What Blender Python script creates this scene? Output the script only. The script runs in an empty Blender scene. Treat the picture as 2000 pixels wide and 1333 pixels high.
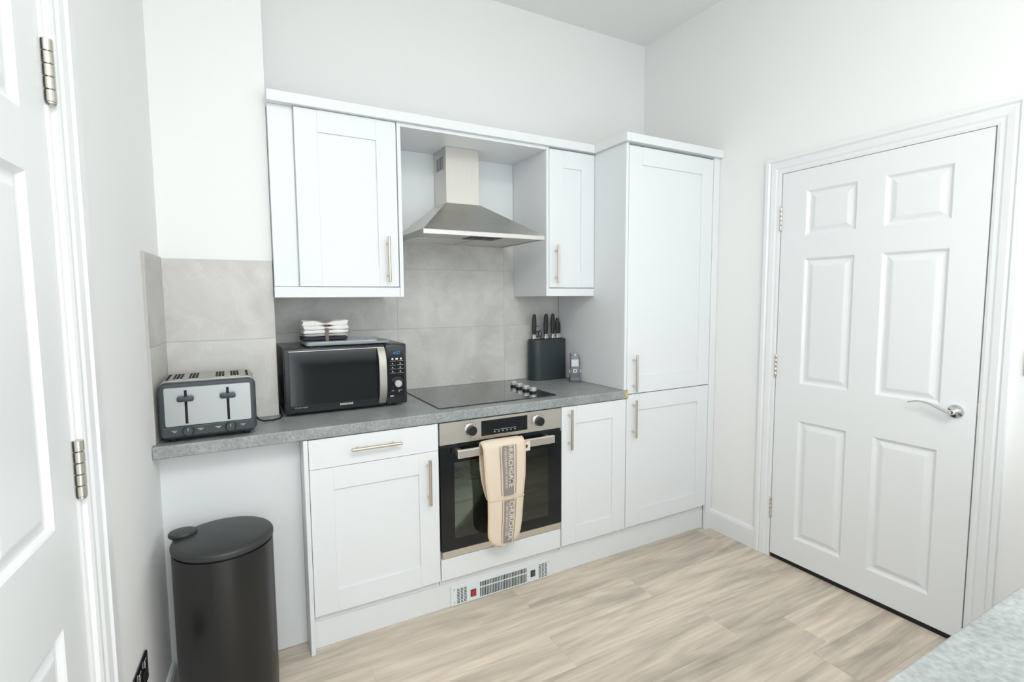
import bpy, bmesh, math, random
from mathutils import Vector, Matrix
random.seed(7)
scene = bpy.context.scene
COL = scene.collection

# ------------------------------------------------------------------ camera
CAM_POS = Vector((-0.7824, -2.0812, 1.4116))
r = Vector((0.87481281, -0.48441231, -0.00687417))
u = Vector((0.04625614, 0.06939386, 0.99651636))
f = Vector((0.48224777, 0.87208326, -0.08311368))
cam_data = bpy.data.cameras.new('camera')
cam_data.sensor_width = 36.0
cam_data.sensor_fit = 'HORIZONTAL'
cam_data.lens = 1002.61 * 36.0 / 2000.0
cam_data.clip_start = 0.02
cam = bpy.data.objects.new('camera', cam_data)
COL.objects.link(cam)
M3 = Matrix((r, u, -f)).transposed()
cam.matrix_world = Matrix.Translation(CAM_POS) @ M3.to_4x4()
scene.camera = cam

# ------------------------------------------------------------------ world, lights, exposure
world = bpy.data.worlds.new('world'); scene.world = world
world.use_nodes = True
bg = world.node_tree.nodes['Background']
bg.inputs['Color'].default_value = (0.80, 0.91, 1.0, 1)
bg.inputs['Strength'].default_value = 1.2
vs = scene.view_settings
vs.view_transform = 'Standard'; vs.look = 'None'; vs.gamma = 1.0; vs.exposure = -0.06
vs.use_curve_mapping = False

def area(name, loc, target, sx, sy, power, color):
    l = bpy.data.lights.new(name, 'AREA'); l.shape = 'RECTANGLE'; l.size = sx; l.size_y = sy
    l.energy = power; l.color = color
    o = bpy.data.objects.new(name, l); COL.objects.link(o)
    o.location = loc
    o.rotation_euler = (Vector(target) - Vector(loc)).to_track_quat('-Z', 'Y').to_euler()
    return o
# daylight entering by the window in the wall behind the camera
area('window_daylight', (0.30, -3.33, 1.15), (0.30, 0.0, 1.15), 2.4, 1.80, 28, (0.95, 0.985, 1.0))
# unseen ceiling panel, added as fill to even out the light
PANELS = ((-0.40, -2.65, 1.1, 42),)
for px_, py_, ps_, pw_ in PANELS: area('added_fill_light', (px_, py_, 3.045), (px_, py_, 0), ps_, ps_, pw_, (1.0, 0.995, 0.98))

# ------------------------------------------------------------------ materials
def new_mat(name):
    m = bpy.data.materials.new(name); m.use_nodes = True
    return m, m.node_tree.nodes, m.node_tree.links, m.node_tree.nodes['Principled BSDF']

def plain(name, col, rough=0.5, metal=0.0, bump=0.0, bscale=60.0, var=0.0, coat=0.0, spec=0.5):
    m, n, l, p = new_mat(name)
    p.inputs['Base Color'].default_value = (*col, 1); p.inputs['Roughness'].default_value = rough
    p.inputs['Metallic'].default_value = metal; p.inputs['Coat Weight'].default_value = coat
    p.inputs['Specular IOR Level'].default_value = spec
    tc = n.new('ShaderNodeTexCoord'); nz = n.new('ShaderNodeTexNoise')
    nz.inputs['Scale'].default_value = bscale; nz.inputs['Detail'].default_value = 3
    l.new(tc.outputs['Object'], nz.inputs['Vector'])
    if var:
        mx = n.new('ShaderNodeMix'); mx.data_type = 'RGBA'
        mx.inputs['A'].default_value = (*[c * (1 - var) for c in col], 1)
        mx.inputs['B'].default_value = (*[min(1, c * (1 + var)) for c in col], 1)
        l.new(nz.outputs['Fac'], mx.inputs['Factor']); l.new(mx.outputs['Result'], p.inputs['Base Color'])
    if bump:
        b = n.new('ShaderNodeBump'); b.inputs['Strength'].default_value = bump; b.inputs['Distance'].default_value = 0.002
        l.new(nz.outputs['Fac'], b.inputs['Height']); l.new(b.outputs['Normal'], p.inputs['Normal'])
    return m

def brushed(name, col, rough=0.3, axis='x', var=0.12):
    m, n, l, p = new_mat(name)
    p.inputs['Metallic'].default_value = 1.0
    tc = n.new('ShaderNodeTexCoord'); mp = n.new('ShaderNodeMapping')
    s = {'x': (6, 900, 900), 'z': (900, 900, 6)}[axis]
    mp.inputs['Scale'].default_value = s
    nz = n.new('ShaderNodeTexNoise'); nz.inputs['Scale'].default_value = 1.0; nz.inputs['Detail'].default_value = 2
    l.new(tc.outputs['Object'], mp.inputs['Vector']); l.new(mp.outputs['Vector'], nz.inputs['Vector'])
    mx = n.new('ShaderNodeMix'); mx.data_type = 'RGBA'
    mx.inputs['A'].default_value = (*[c * (1 - var) for c in col], 1); mx.inputs['B'].default_value = (*[min(1, c * (1 + var)) for c in col], 1)
    l.new(nz.outputs['Fac'], mx.inputs['Factor']); l.new(mx.outputs['Result'], p.inputs['Base Color'])
    mr = n.new('ShaderNodeMapRange'); mr.inputs['To Min'].default_value = rough * 0.8; mr.inputs['To Max'].default_value = rough * 1.3
    l.new(nz.outputs['Fac'], mr.inputs['Value']); l.new(mr.outputs['Result'], p.inputs['Roughness'])
    return m

def tile_mat():
    m, n, l, p = new_mat('concrete_look_tile')
    tc = n.new('ShaderNodeTexCoord'); oi = n.new('ShaderNodeObjectInfo')
    add = n.new('ShaderNodeVectorMath'); add.operation = 'ADD'
    mul = n.new('ShaderNodeVectorMath'); mul.operation = 'SCALE'; mul.inputs[0].default_value = (13, 7, 5)
    l.new(oi.outputs['Random'], mul.inputs['Scale'])
    l.new(tc.outputs['Object'], add.inputs[0]); l.new(mul.outputs['Vector'], add.inputs[1])
    n1 = n.new('ShaderNodeTexNoise'); n1.inputs['Scale'].default_value = 4.5; n1.inputs['Detail'].default_value = 7; n1.inputs['Roughness'].default_value = 0.62; n1.inputs['Distortion'].default_value = 0.6
    l.new(add.outputs['Vector'], n1.inputs['Vector'])
    cr = n.new('ShaderNodeValToRGB')
    e = cr.color_ramp.elements
    e[0].position = 0.25; e[0].color = (0.49, 0.48, 0.45, 1); e[1].position = 0.75; e[1].color = (0.70, 0.695, 0.665, 1)
    l.new(n1.outputs['Fac'], cr.inputs['Fac'])
    n2 = n.new('ShaderNodeTexNoise'); n2.inputs['Scale'].default_value = 3.0; n2.inputs['Detail'].default_value = 3; n2.inputs['Distortion'].default_value = 1.6
    l.new(add.outputs['Vector'], n2.inputs['Vector'])
    vr = n.new('ShaderNodeValToRGB'); v = vr.color_ramp.elements
    v[0].position = 0.485; v[0].color = (0, 0, 0, 1); v[1].position = 0.5; v[1].color = (1, 1, 1, 1)
    w = vr.color_ramp.elements.new(0.515); w.color = (0, 0, 0, 1)
    l.new(n2.outputs['Fac'], vr.inputs['Fac'])
    mx = n.new('ShaderNodeMix'); mx.data_type = 'RGBA'; mx.inputs['B'].default_value = (0.76, 0.755, 0.735, 1)
    m2 = n.new('ShaderNodeMath'); m2.operation = 'MULTIPLY'; m2.inputs[1].default_value = 0.22
    l.new(vr.outputs['Color'], m2.inputs[0]); l.new(m2.outputs['Value'], mx.inputs['Factor'])
    l.new(cr.outputs['Color'], mx.inputs['A']); l.new(mx.outputs['Result'], p.inputs['Base Color'])
    p.inputs['Roughness'].default_value = 0.42
    return m

def worktop_mat():
    m, n, l, p = new_mat('grey_stone_laminate')
    tc = n.new('ShaderNodeTexCoord')
    n1 = n.new('ShaderNodeTexNoise'); n1.inputs['Scale'].default_value = 9; n1.inputs['Detail'].default_value = 8; n1.inputs['Roughness'].default_value = 0.7
    n2 = n.new('ShaderNodeTexNoise'); n2.inputs['Scale'].default_value = 110; n2.inputs['Detail'].default_value = 2
    l.new(tc.outputs['Object'], n1.inputs['Vector']); l.new(tc.outputs['Object'], n2.inputs['Vector'])
    c1 = n.new('ShaderNodeValToRGB'); e = c1.color_ramp.elements
    e[0].position = 0.3; e[0].color = (0.225, 0.268, 0.265, 1); e[1].position = 0.72; e[1].color = (0.355, 0.405, 0.398, 1)
    l.new(n1.outputs['Fac'], c1.inputs['Fac'])
    mx = n.new('ShaderNodeMix'); mx.data_type = 'RGBA'; mx.blend_type = 'OVERLAY'; mx.inputs['Factor'].default_value = 0.45
    l.new(c1.outputs['Color'], mx.inputs['A']); l.new(n2.outputs['Fac'], mx.inputs['B'])
    hs = n.new('ShaderNodeHueSaturation'); hs.inputs['Saturation'].default_value = 0.6
    l.new(mx.outputs['Result'], hs.inputs['Color']); l.new(hs.outputs['Color'], p.inputs['Base Color'])
    p.inputs['Roughness'].default_value = 0.36
    b = n.new('ShaderNodeBump'); b.inputs['Strength'].default_value = 0.12; b.inputs['Distance'].default_value = 0.001
    l.new(n2.outputs['Fac'], b.inputs['Height']); l.new(b.outputs['Normal'], p.inputs['Normal'])
    return m

def wood_mat():
    m, n, l, p = new_mat('pale_oak_plank')
    tc = n.new('ShaderNodeTexCoord'); oi = n.new('ShaderNodeObjectInfo')
    mul = n.new('ShaderNodeVectorMath'); mul.operation = 'SCALE'; mul.inputs[0].default_value = (17.3, 5.1, 3.7)
    l.new(oi.outputs['Random'], mul.inputs['Scale'])
    add = n.new('ShaderNodeVectorMath'); add.operation = 'ADD'
    l.new(tc.outputs['Object'], add.inputs[0]); l.new(mul.outputs['Vector'], add.inputs[1])
    mp = n.new('ShaderNodeMapping'); mp.inputs['Scale'].default_value = (1.1, 10, 10)
    l.new(add.outputs['Vector'], mp.inputs['Vector'])
    # broad bands
    n1 = n.new('ShaderNodeTexNoise'); n1.inputs['Scale'].default_value = 1.0; n1.inputs['Detail'].default_value = 6; n1.inputs['Roughness'].default_value = 0.62; n1.inputs['Distortion'].default_value = 0.5
    l.new(mp.outputs['Vector'], n1.inputs['Vector'])
    cr = n.new('ShaderNodeValToRGB'); e = cr.color_ramp.elements
    e[0].position = 0.30; e[0].color = (0.42, 0.36, 0.295, 1); e[1].position = 0.66; e[1].color = (0.82, 0.70, 0.58, 1)
    k = e.new(0.48); k.color = (0.655, 0.57, 0.475, 1)
    l.new(n1.outputs['Fac'], cr.inputs['Fac'])
    # growth rings: bands of a stretched noise field
    mp2 = n.new('ShaderNodeMapping'); mp2.inputs['Scale'].default_value = (0.8, 6.5, 6.5)
    l.new(add.outputs['Vector'], mp2.inputs['Vector'])
    n2 = n.new('ShaderNodeTexNoise'); n2.inputs['Scale'].default_value = 1.0; n2.inputs['Detail'].default_value = 1.5
    l.new(mp2.outputs['Vector'], n2.inputs['Vector'])
    mm = n.new('ShaderNodeMath'); mm.operation = 'MULTIPLY'; mm.inputs[1].default_value = 62
    l.new(n2.outputs['Fac'], mm.inputs[0])
    sn = n.new('ShaderNodeMath'); sn.operation = 'SINE'; l.new(mm.outputs['Value'], sn.inputs[0])
    mr = n.new('ShaderNodeMapRange'); mr.inputs['From Min'].default_value = -1; mr.inputs['To Min'].default_value = 0.92; mr.inputs['To Max'].default_value = 1.03
    l.new(sn.outputs['Value'], mr.inputs['Value'])
    # fine fibre
    mp3 = n.new('ShaderNodeMapping'); mp3.inputs['Scale'].default_value = (5, 85, 85)
    l.new(add.outputs['Vector'], mp3.inputs['Vector'])
    n3 = n.new('ShaderNodeTexNoise'); n3.inputs['Scale'].default_value = 1.0; n3.inputs['Detail'].default_value = 2
    l.new(mp3.outputs['Vector'], n3.inputs['Vector'])
    mr3 = n.new('ShaderNodeMapRange'); mr3.inputs['To Min'].default_value = 0.83; mr3.inputs['To Max'].default_value = 1.17
    l.new(n3.outputs['Fac'], mr3.inputs['Value'])
    pr = n.new('ShaderNodeMath'); pr.operation = 'MULTIPLY'; l.new(mr.outputs['Result'], pr.inputs[0]); l.new(mr3.outputs['Result'], pr.inputs[1])
    # plank to plank tone
    rr = n.new('ShaderNodeMapRange'); rr.inputs['To Min'].default_value = 0.94; rr.inputs['To Max'].default_value = 1.06
    l.new(oi.outputs['Random'], rr.inputs['Value'])
    p2 = n.new('ShaderNodeMath'); p2.operation = 'MULTIPLY'; l.new(pr.outputs['Value'], p2.inputs[0]); l.new(rr.outputs['Result'], p2.inputs[1])
    sc = n.new('ShaderNodeVectorMath'); sc.operation = 'SCALE'
    l.new(cr.outputs['Color'], sc.inputs[0]); l.new(p2.outputs['Value'], sc.inputs['Scale'])
    l.new(sc.outputs['Vector'], p.inputs['Base Color'])
    p.inputs['Roughness'].default_value = 0.45
    return m

def glass_mat():
    m, n, l, p = new_mat('tinted_oven_glass')
    out = n['Material Output']
    tr = n.new('ShaderNodeBsdfTransparent'); tr.inputs['Color'].default_value = (0.74, 0.80, 0.77, 1)
    gl = n.new('ShaderNodeBsdfGlossy'); gl.inputs['Roughness'].default_value = 0.03; gl.inputs['Color'].default_value = (0.9, 1.0, 0.95, 1)
    fr = n.new('ShaderNodeFresnel'); fr.inputs['IOR'].default_value = 1.85
    mx = n.new('ShaderNodeMixShader')
    l.new(fr.outputs['Fac'], mx.inputs['Fac']); l.new(tr.outputs['BSDF'], mx.inputs[1]); l.new(gl.outputs['BSDF'], mx.inputs[2])
    l.new(mx.outputs['Shader'], out.inputs['Surface'])
    return m

def emit(name, col, strength):
    m, n, l, p = new_mat(name)
    p.inputs['Base Color'].default_value = (*col, 1)
    p.inputs['Emission Color'].default_value = (*col, 1); p.inputs['Emission Strength'].default_value = strength
    return m

MAT = dict(
    wall=plain('warm_white_wall_paint', (0.90, 0.91, 0.90), 0.8, bump=0.05, bscale=250),
    ceil=plain('white_ceiling_paint', (0.92, 0.93, 0.91), 0.85),
    cab=plain('white_cabinet_satin', (0.815, 0.845, 0.865), 0.38, bump=0.02, bscale=180),
    carc=plain('white_cabinet_board', (0.79, 0.825, 0.835), 0.5),
    gloss=plain('white_gloss_woodwork', (0.85, 0.875, 0.885), 0.33),
    grout=plain('pale_grout', (0.50, 0.49, 0.47), 0.85),
    tile=tile_mat(), work=worktop_mat(), wood=wood_mat(), ovenglass=glass_mat(),
    sub=plain('subfloor', (0.22, 0.19, 0.16), 0.9),
    nickel=brushed('warm_brushed_nickel', (0.66, 0.595, 0.505), 0.3, 'z'),
    hinge=brushed('satin_nickel_hinge', (0.66, 0.63, 0.57), 0.25, 'z', 0.05),
    steel=brushed('brushed_steel', (0.66, 0.645, 0.61), 0.27, 'x', 0.03),
    steelv=brushed('brushed_steel_upright', (0.66, 0.64, 0.60), 0.30, 'z'),
    ovensteel=brushed('oven_steel', (0.76, 0.72, 0.66), 0.34, 'x', 0.05),
    chrome=plain('polished_chrome', (0.80, 0.82, 0.84), 0.06, 1.0),
    mesh=brushed('hood_filter_mesh', (0.50, 0.50, 0.48), 0.4, 'x', 0.3),
    black=plain('black_plastic', (0.010, 0.011, 0.012), 0.4),
    blackgloss=plain('black_gloss_panel', (0.006, 0.008, 0.010), 0.08),
    mwblack=plain('microwave_black', (0.018, 0.023, 0.027), 0.25),
    mwsilver=plain('silver_painted_handle', (0.46, 0.44, 0.40), 0.36, 0.7),
    knobsilver=plain('satin_silver_knob', (0.72, 0.72, 0.71), 0.35, 0.55),
    hob=plain('black_hob_glass', (0.010, 0.011, 0.011), 0.05, coat=0.5, spec=1.0),
    charcoal=plain('charcoal_plastic', (0.035, 0.048, 0.056), 0.42),
    toaststeel=brushed('toaster_steel', (0.40, 0.42, 0.425), 0.36, 'z', 0.03),
    toasttop=plain('toaster_top_steel', (0.52, 0.51, 0.49), 0.38, 1.0),
    bin=plain('matt_black_bin_metal', (0.014, 0.0145, 0.014), 0.30, 0.0),
    binlid=plain('black_bin_lid', (0.030, 0.034, 0.034), 0.42),
    block=plain('soft_black_knife_block', (0.024, 0.034, 0.040), 0.5),
    knife=plain('knife_handle_black', (0.014, 0.016, 0.017), 0.42),
    blade=plain('knife_steel', (0.75, 0.75, 0.74), 0.18, 1.0),
    silver=plain('silver_plastic', (0.15, 0.155, 0.175), 0.35, 0.2),
    darkgrey=plain('dark_grey_plastic', (0.09, 0.095, 0.10), 0.4),
    lcd=plain('pale_lcd_screen', (0.62, 0.66, 0.66), 0.25),
    print_white=plain('white_print', (0.75, 0.77, 0.78), 0.5),
    print_grey=plain('pale_grey_print', (0.42, 0.44, 0.45), 0.5),
    blue=emit('blue_clock_digits', (0.01, 0.19, 0.38), 0.75),
    red=plain('red_switch', (0.55, 0.035, 0.03), 0.3),
    plate=plain('white_metal_grille', (0.80, 0.86, 0.88), 0.35),
    slot=plain('dark_slot', (0.03, 0.035, 0.035), 0.7),
    cream=plain('cream_cotton', (0.80, 0.68, 0.555), 0.9, bump=0.5, bscale=420, var=0.06),
    binding=plain('cream_binding_tape', (0.75, 0.61, 0.44), 0.9, bump=0.4, bscale=500),
    band=plain('grey_woven_band', (0.30, 0.265, 0.25), 0.95, bump=0.4, bscale=600, var=0.12),
    ltr=plain('cream_woven_lettering', (0.74, 0.68, 0.61), 0.95),
    eyelet=plain('brown_eyelet', (0.11, 0.07, 0.035), 0.4, 0.6),
    towelw=plain('white_tea_towel', (0.84, 0.84, 0.81), 0.95, bump=0.5, bscale=300),
    towelp=plain('mauve_tea_towel', (0.47, 0.42, 0.44), 0.95, bump=0.5, bscale=300),
    toweld=plain('charcoal_tea_towel', (0.035, 0.035, 0.05), 0.95, bump=0.5, bscale=300),
    ribbon=plain('taupe_ribbon', (0.36, 0.29, 0.26), 0.7),
    scale=plain('silver_scale_glass', (0.52, 0.58, 0.62), 0.2, 0.2),
    scalebase=plain('grey_scale_body', (0.27, 0.31, 0.33), 0.35),
    yellow=plain('exposed_yellow_edge', (0.62, 0.53, 0.18), 0.8, var=0.25, bscale=120),
    enamel=plain('grey_oven_enamel', (0.58, 0.62, 0.60), 0.45),
    sockplate=plain('satin_socket_plate', (0.50, 0.53, 0.54), 0.4, 0.3),
    wire=plain('rack_chrome_wire', (0.85, 0.85, 0.85), 0.2, 1.0),
    glowdif=emit('fill_panel_glow', (1.0, 0.98, 0.95), 2.0),  # glow of the added ceiling fill panel
    rubber=plain('black_rubber', (0.008, 0.008, 0.008), 0.8),
)

# ------------------------------------------------------------------ mesh helpers (world coordinates unless a local frame is given)
def merge(bm, tmp):
    me = bpy.data.meshes.new('t'); tmp.to_mesh(me); tmp.free(); bm.from_mesh(me); bpy.data.meshes.remove(me)

def box(bm, x0, x1, y0, y1, z0, z1, bev=0.0, seg=1):
    t = bmesh.new()
    bmesh.ops.create_cube(t, size=1.0)
    sx, sy, sz = abs(x1 - x0), abs(y1 - y0), abs(z1 - z0)
    for v in t.verts:
        v.co = Vector(((x0 + x1) / 2 + v.co.x * sx, (y0 + y1) / 2 + v.co.y * sy, (z0 + z1) / 2 + v.co.z * sz))
    if bev:
        bmesh.ops.bevel(t, geom=t.edges[:], offset=min(bev, 0.45 * min(sx, sy, sz)), segments=seg, affect='EDGES', profile=0.5)
    merge(bm, t)

def prism(bm, pts, axis, a0, a1, bev=0.0, seg=2, bev_caps=False):
    """extrude closed 2D outline along axis; pts are the other two coordinates in xyz order"""
    t = bmesh.new()
    def P(p, a):
        return {'x': (a, p[0], p[1]), 'y': (p[0], a, p[1]), 'z': (p[0], p[1], a)}[axis]
    A = [t.verts.new(P(p, a0)) for p in pts]; B = [t.verts.new(P(p, a1)) for p in pts]
    n = len(pts)
    t.faces.new(A); t.faces.new(B[::-1])
    for i in range(n): t.faces.new((A[i], B[i], B[(i + 1) % n], A[(i + 1) % n]))
    bmesh.ops.recalc_face_normals(t, faces=t.faces[:])
    if bev:
        capedges = [e for e in t.edges if (e.verts[0] in A) == (e.verts[1] in A) and ((e.verts[0] in A) or (e.verts[0] in B))]
        bmesh.ops.bevel(t, geom=capedges, offset=bev, segments=seg, affect='EDGES', profile=0.5)
    merge(bm, t)

def lathe(bm, prof, c, axis='z', n=32, ell=(1, 1)):
    """revolve (radius, height) profile about axis through c"""
    t = bmesh.new(); rings = []
    for (rad, h) in prof:
        ring = []
        for i in range(n):
            a = 2 * math.pi * i / n
            p, q = rad * math.cos(a) * ell[0], rad * math.sin(a) * ell[1]
            co = {'z': (c[0] + p, c[1] + q, c[2] + h), 'y': (c[0] + p, c[1] + h, c[2] + q), 'x': (c[0] + h, c[1] + p, c[2] + q)}[axis]
            ring.append(t.verts.new(co))
        rings.append(ring)
    for a, b in zip(rings[:-1], rings[1:]):
        for i in range(n): t.faces.new((a[i], a[(i + 1) % n], b[(i + 1) % n], b[i]))
    t.faces.new(rings[0][::-1]); t.faces.new(rings[-1])
    bmesh.ops.recalc_face_normals(t, faces=t.faces[:])
    merge(bm, t)

def tube(bm, pts, rad, n=8, radii=None):
    pts = [Vector(p) for p in pts]; t = bmesh.new(); rings = []
    up = Vector((0.13, 0.21, 1)).normalized()
    for i, p in enumerate(pts):
        d = (pts[min(i + 1, len(pts) - 1)] - pts[max(i - 1, 0)]).normalized()
        s = d.cross(up)
        if s.length < 0.2: s = d.cross(Vector((1, 0.1, 0)))
        s.normalize(); w = s.cross(d).normalized()
        rr = radii[i] if radii else rad
        rings.append([t.verts.new(p + rr * (math.cos(2 * math.pi * k / n) * s + math.sin(2 * math.pi * k / n) * w)) for k in range(n)])
    for a, b in zip(rings[:-1], rings[1:]):
        for k in range(n): t.faces.new((a[k], a[(k + 1) % n], b[(k + 1) % n], b[k]))
    t.faces.new(rings[0][::-1]); t.faces.new(rings[-1])
    bmesh.ops.recalc_face_normals(t, faces=t.faces[:])
    merge(bm, t)

def rrect(x0, x1, y0, y1, rad, n=5):
    out = []
    for cx, cy, a0 in ((x1 - rad, y1 - rad, 0), (x0 + rad, y1 - rad, 90), (x0 + rad, y0 + rad, 180), (x1 - rad, y0 + rad, 270)):
        for i in range(n + 1):
            a = math.radians(a0 + 90 * i / n); out.append((cx + rad * math.cos(a), cy + rad * math.sin(a)))
    return out

def text_bm(bm, body, size, fn, extrude=0.0, bold=False):
    c = bpy.data.curves.new('lettering', 'FONT'); c.body = body; c.size = size; c.resolution_u = 2
    if bold: c.offset = size * 0.018
    o = bpy.data.objects.new('lettering', c); COL.objects.link(o)
    dg = bpy.context.evaluated_depsgraph_get()
    me = bpy.data.meshes.new_from_object(o.evaluated_get(dg))
    t = bmesh.new(); t.from_mesh(me)
    for v in t.verts: v.co = Vector(fn(v.co.x, v.co.y))
    merge(bm, t)
    bpy.data.objects.remove(o); bpy.data.curves.remove(c); bpy.data.meshes.remove(me)

FRAME = {}   # root object -> matrix of its frame
def thing(name, label, cat, base=(0, 0, 0), rotz=0.0, group=None, kind=None):
    o = bpy.data.objects.new(name, None); COL.objects.link(o); o.empty_display_size = 0.05
    o.location = base; o.rotation_euler = (0, 0, rotz)
    if label: o['label'] = label
    if cat: o['category'] = cat
    if group: o['group'] = group
    if kind: o['kind'] = kind
    FRAME[o] = Matrix.Translation(Vector(base)) @ Matrix.Rotation(rotz, 4, 'Z')
    return o

def obj(name, bm, mat, parent=None, local=False, smooth=None, label=None):
    me = bpy.data.meshes.new(name); bm.to_mesh(me); bm.free()
    me.materials.append(MAT[mat] if isinstance(mat, str) else mat)
    if parent is not None:
        Mf = FRAME[parent]
        if not local: me.transform(Mf.inverted())
    o = bpy.data.objects.new(name, me); COL.objects.link(o)
    if parent is not None:
        o.parent = parent; FRAME[o] = Mf
    else:
        FRAME[o] = Matrix.Identity(4)
    if smooth:
        me.shade_smooth()
        try: me.set_sharp_from_angle(angle=math.radians(smooth))
        except Exception: pass
    if label: o['label'] = label
    return o

def single(name, bm, mat, label, cat, base, smooth=None, group=None):
    """a thing that is one mesh; origin moved to its base"""
    me = bpy.data.meshes.new(name); bm.to_mesh(me); bm.free(); me.materials.append(MAT[mat])
    me.transform(Matrix.Translation(-Vector(base)))
    o = bpy.data.objects.new(name, me); COL.objects.link(o); o.location = base
    FRAME[o] = Matrix.Translation(Vector(base))
    o['label'] = label; o['category'] = cat
    if group: o['group'] = group
    if smooth:
        me.shade_smooth(); me.set_sharp_from_angle(angle=math.radians(smooth))
    return o

def structure(name, bm, mat, label=None, cat=None, smooth=None):
    o = obj(name, bm, mat, smooth=smooth)
    o['kind'] = 'structure'
    if label: o['label'] = label
    if cat: o['category'] = cat
    return o

B = bmesh.new
TH = math.radians(4.5)                       # the left wall is a little out of square
LW0 = Vector((-1.004, 0.302, 0))             # where its face meets the boxed-out corner
LM = Matrix.Translation(LW0) @ Matrix.Rotation(-TH, 4, 'Z')   # local: +x into the room, +y along the wall away from camera
def tl(bm, M): bm.transform(M); return bm

RX = 1.755     # right wall face
YB = 0.633     # back wall face
YF = -3.40     # wall behind the camera
ZC = 3.09
# ================================================================== SETTING
bm = B(); box(bm, -1.7, 1.9, YF - 0.15, 0.8, -0.1, -0.010)
floor = structure('floor', bm, 'sub', 'pale greyed oak plank floor', 'floor')
# oak planks, laid along the units
PW, PL = 0.20, 1.285
row = 0
y = 0.63
shared = {}
rng = random.Random(3)
offs = {2: 0.365, 4: 0.33}        # end joints read off the photograph
rows = [0.03 + PW * k for k in (3, 2, 1, 0, -1, -2, -3, -4, -5, -6, -7, -8, -9, -10, -11, -12, -13, -14, -15, -16, -17, -18, -19, -20, -21, -22)]
jx = {0.03: 0.365, -0.37: 0.33, -0.17: 0.92, -0.57: 1.02, -0.77: 1.30, -0.97: -0.1}
for ytop in rows:
    y0, y1 = ytop - PW, min(ytop, 0.76)
    j = jx.get(round(ytop, 2), rng.uniform(-0.2, 1.1))
    while j > -1.45: j -= PL
    while j < 1.85:
        x0, x1 = max(j, -1.45), min(j + PL, 1.85)
        j += PL
        if x1 - x0 < 0.05: continue
        key = (round(x1 - x0, 3), round(y1 - y0, 3))
        if key not in shared:
            b2 = B(); box(b2, -key[0] / 2 + 0.0002, key[0] / 2 - 0.0002, -key[1] / 2 + 0.0002, key[1] / 2 - 0.0002, -0.010, 0.0, 0.0004)
            me = bpy.data.meshes.new('plank'); b2.to_mesh(me); b2.free(); me.materials.append(MAT['wood']); shared[key] = me
        o = bpy.data.objects.new('plank', shared[key]); COL.objects.link(o)
        o.location = ((x0 + x1) / 2, (y0 + y1) / 2, 0); o.parent = floor

bm = B(); box(bm, -1.7, 1.95, YF - 0.15, 0.8, ZC, ZC + 0.1)
structure('ceiling', bm, 'ceil', 'plain white ceiling', 'ceiling')
bm = B(); box(bm, -1.2, 1.95, YB, YB + 0.15, 0, ZC)
wall_back = structure('wall_back', bm, 'wall', 'white back wall with grey tiles over the worktop', 'wall')

def with_holes(bm, u0, u1, v0, v1, t0, t1, holes, axis):
    """wall slab with rectangular openings, built of blocks"""
    us = sorted({u0, u1, *[h[0] for h in holes], *[h[1] for h in holes]}); vs_ = sorted({v0, v1, *[h[2] for h in holes], *[h[3] for h in holes]})
    for a, b_ in zip(us[:-1], us[1:]):
        for c, d in zip(vs_[:-1], vs_[1:]):
            mu, mv = (a + b_) / 2, (c + d) / 2
            if any(h[0] < mu < h[1] and h[2] < mv < h[3] for h in holes): continue
            if axis == 'x': box(bm, t0, t1, a, b_, c, d)
            else: box(bm, a, b_, t0, t1, c, d)

# right wall with the door opening
DY0, DY1, DZ = -1.236, -0.396, 2.036
bm = B(); with_holes(bm, YF - 0.15, 0.8, 0, ZC, RX, RX + 0.12, [(DY0 - 0.012, DY1 + 0.012, 0, DZ + 0.012)], 'x')
wall_right = structure('wall_right', bm, 'wall', 'white wall on the right holding the closed door', 'wall')
# left wall (local frame along the wall), with its door opening
LS1, LS0 = -1.000, -1.840                   # hinge side, handle side
bm = B(); with_holes(bm, -4.9, 0.6, 0, ZC, -0.12, 0.0, [(LS0 - 0.012, LS1 + 0.012, 0, 2.05)], 'x'); tl(bm, LM)
wall_left = structure('wall_left', bm, 'wall', 'white wall on the left holding the hinged door', 'wall')
# boxed-out corner of the wall left of the wall cabinets
bm = B(); box(bm, -1.10, -0.608, 0.311, YB + 0.05, 0.0, ZC)
wall_corner = structure('wall_corner', bm, 'wall', 'boxed-out white wall corner above the toaster', 'wall')
# wall behind the camera with the window
bm = B(); with_holes(bm, -1.7, 1.95, 0, ZC, YF - 0.15, YF, [(-0.95, 1.55, 0.10, 2.20)], 'y')
structure('wall_front', bm, 'wall', 'white wall with the window', 'wall')
win = thing('window_1', 'white framed window in the wall opposite the units', 'window', (0.30, YF - 0.1, 0.10), kind='structure')
bm = B()
for a in ((-0.95, -0.89), (1.49, 1.55), (0.27, 0.33)): box(bm, a[0], a[1], YF - 0.11, YF - 0.05, 0.10, 2.20, 0.004)
for a in ((0.10, 0.16), (2.14, 2.20)): box(bm, -0.89, 1.49, YF - 0.11, YF - 0.05, a[0], a[1], 0.004)
obj('window_frame', bm, 'gloss', win)

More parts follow.
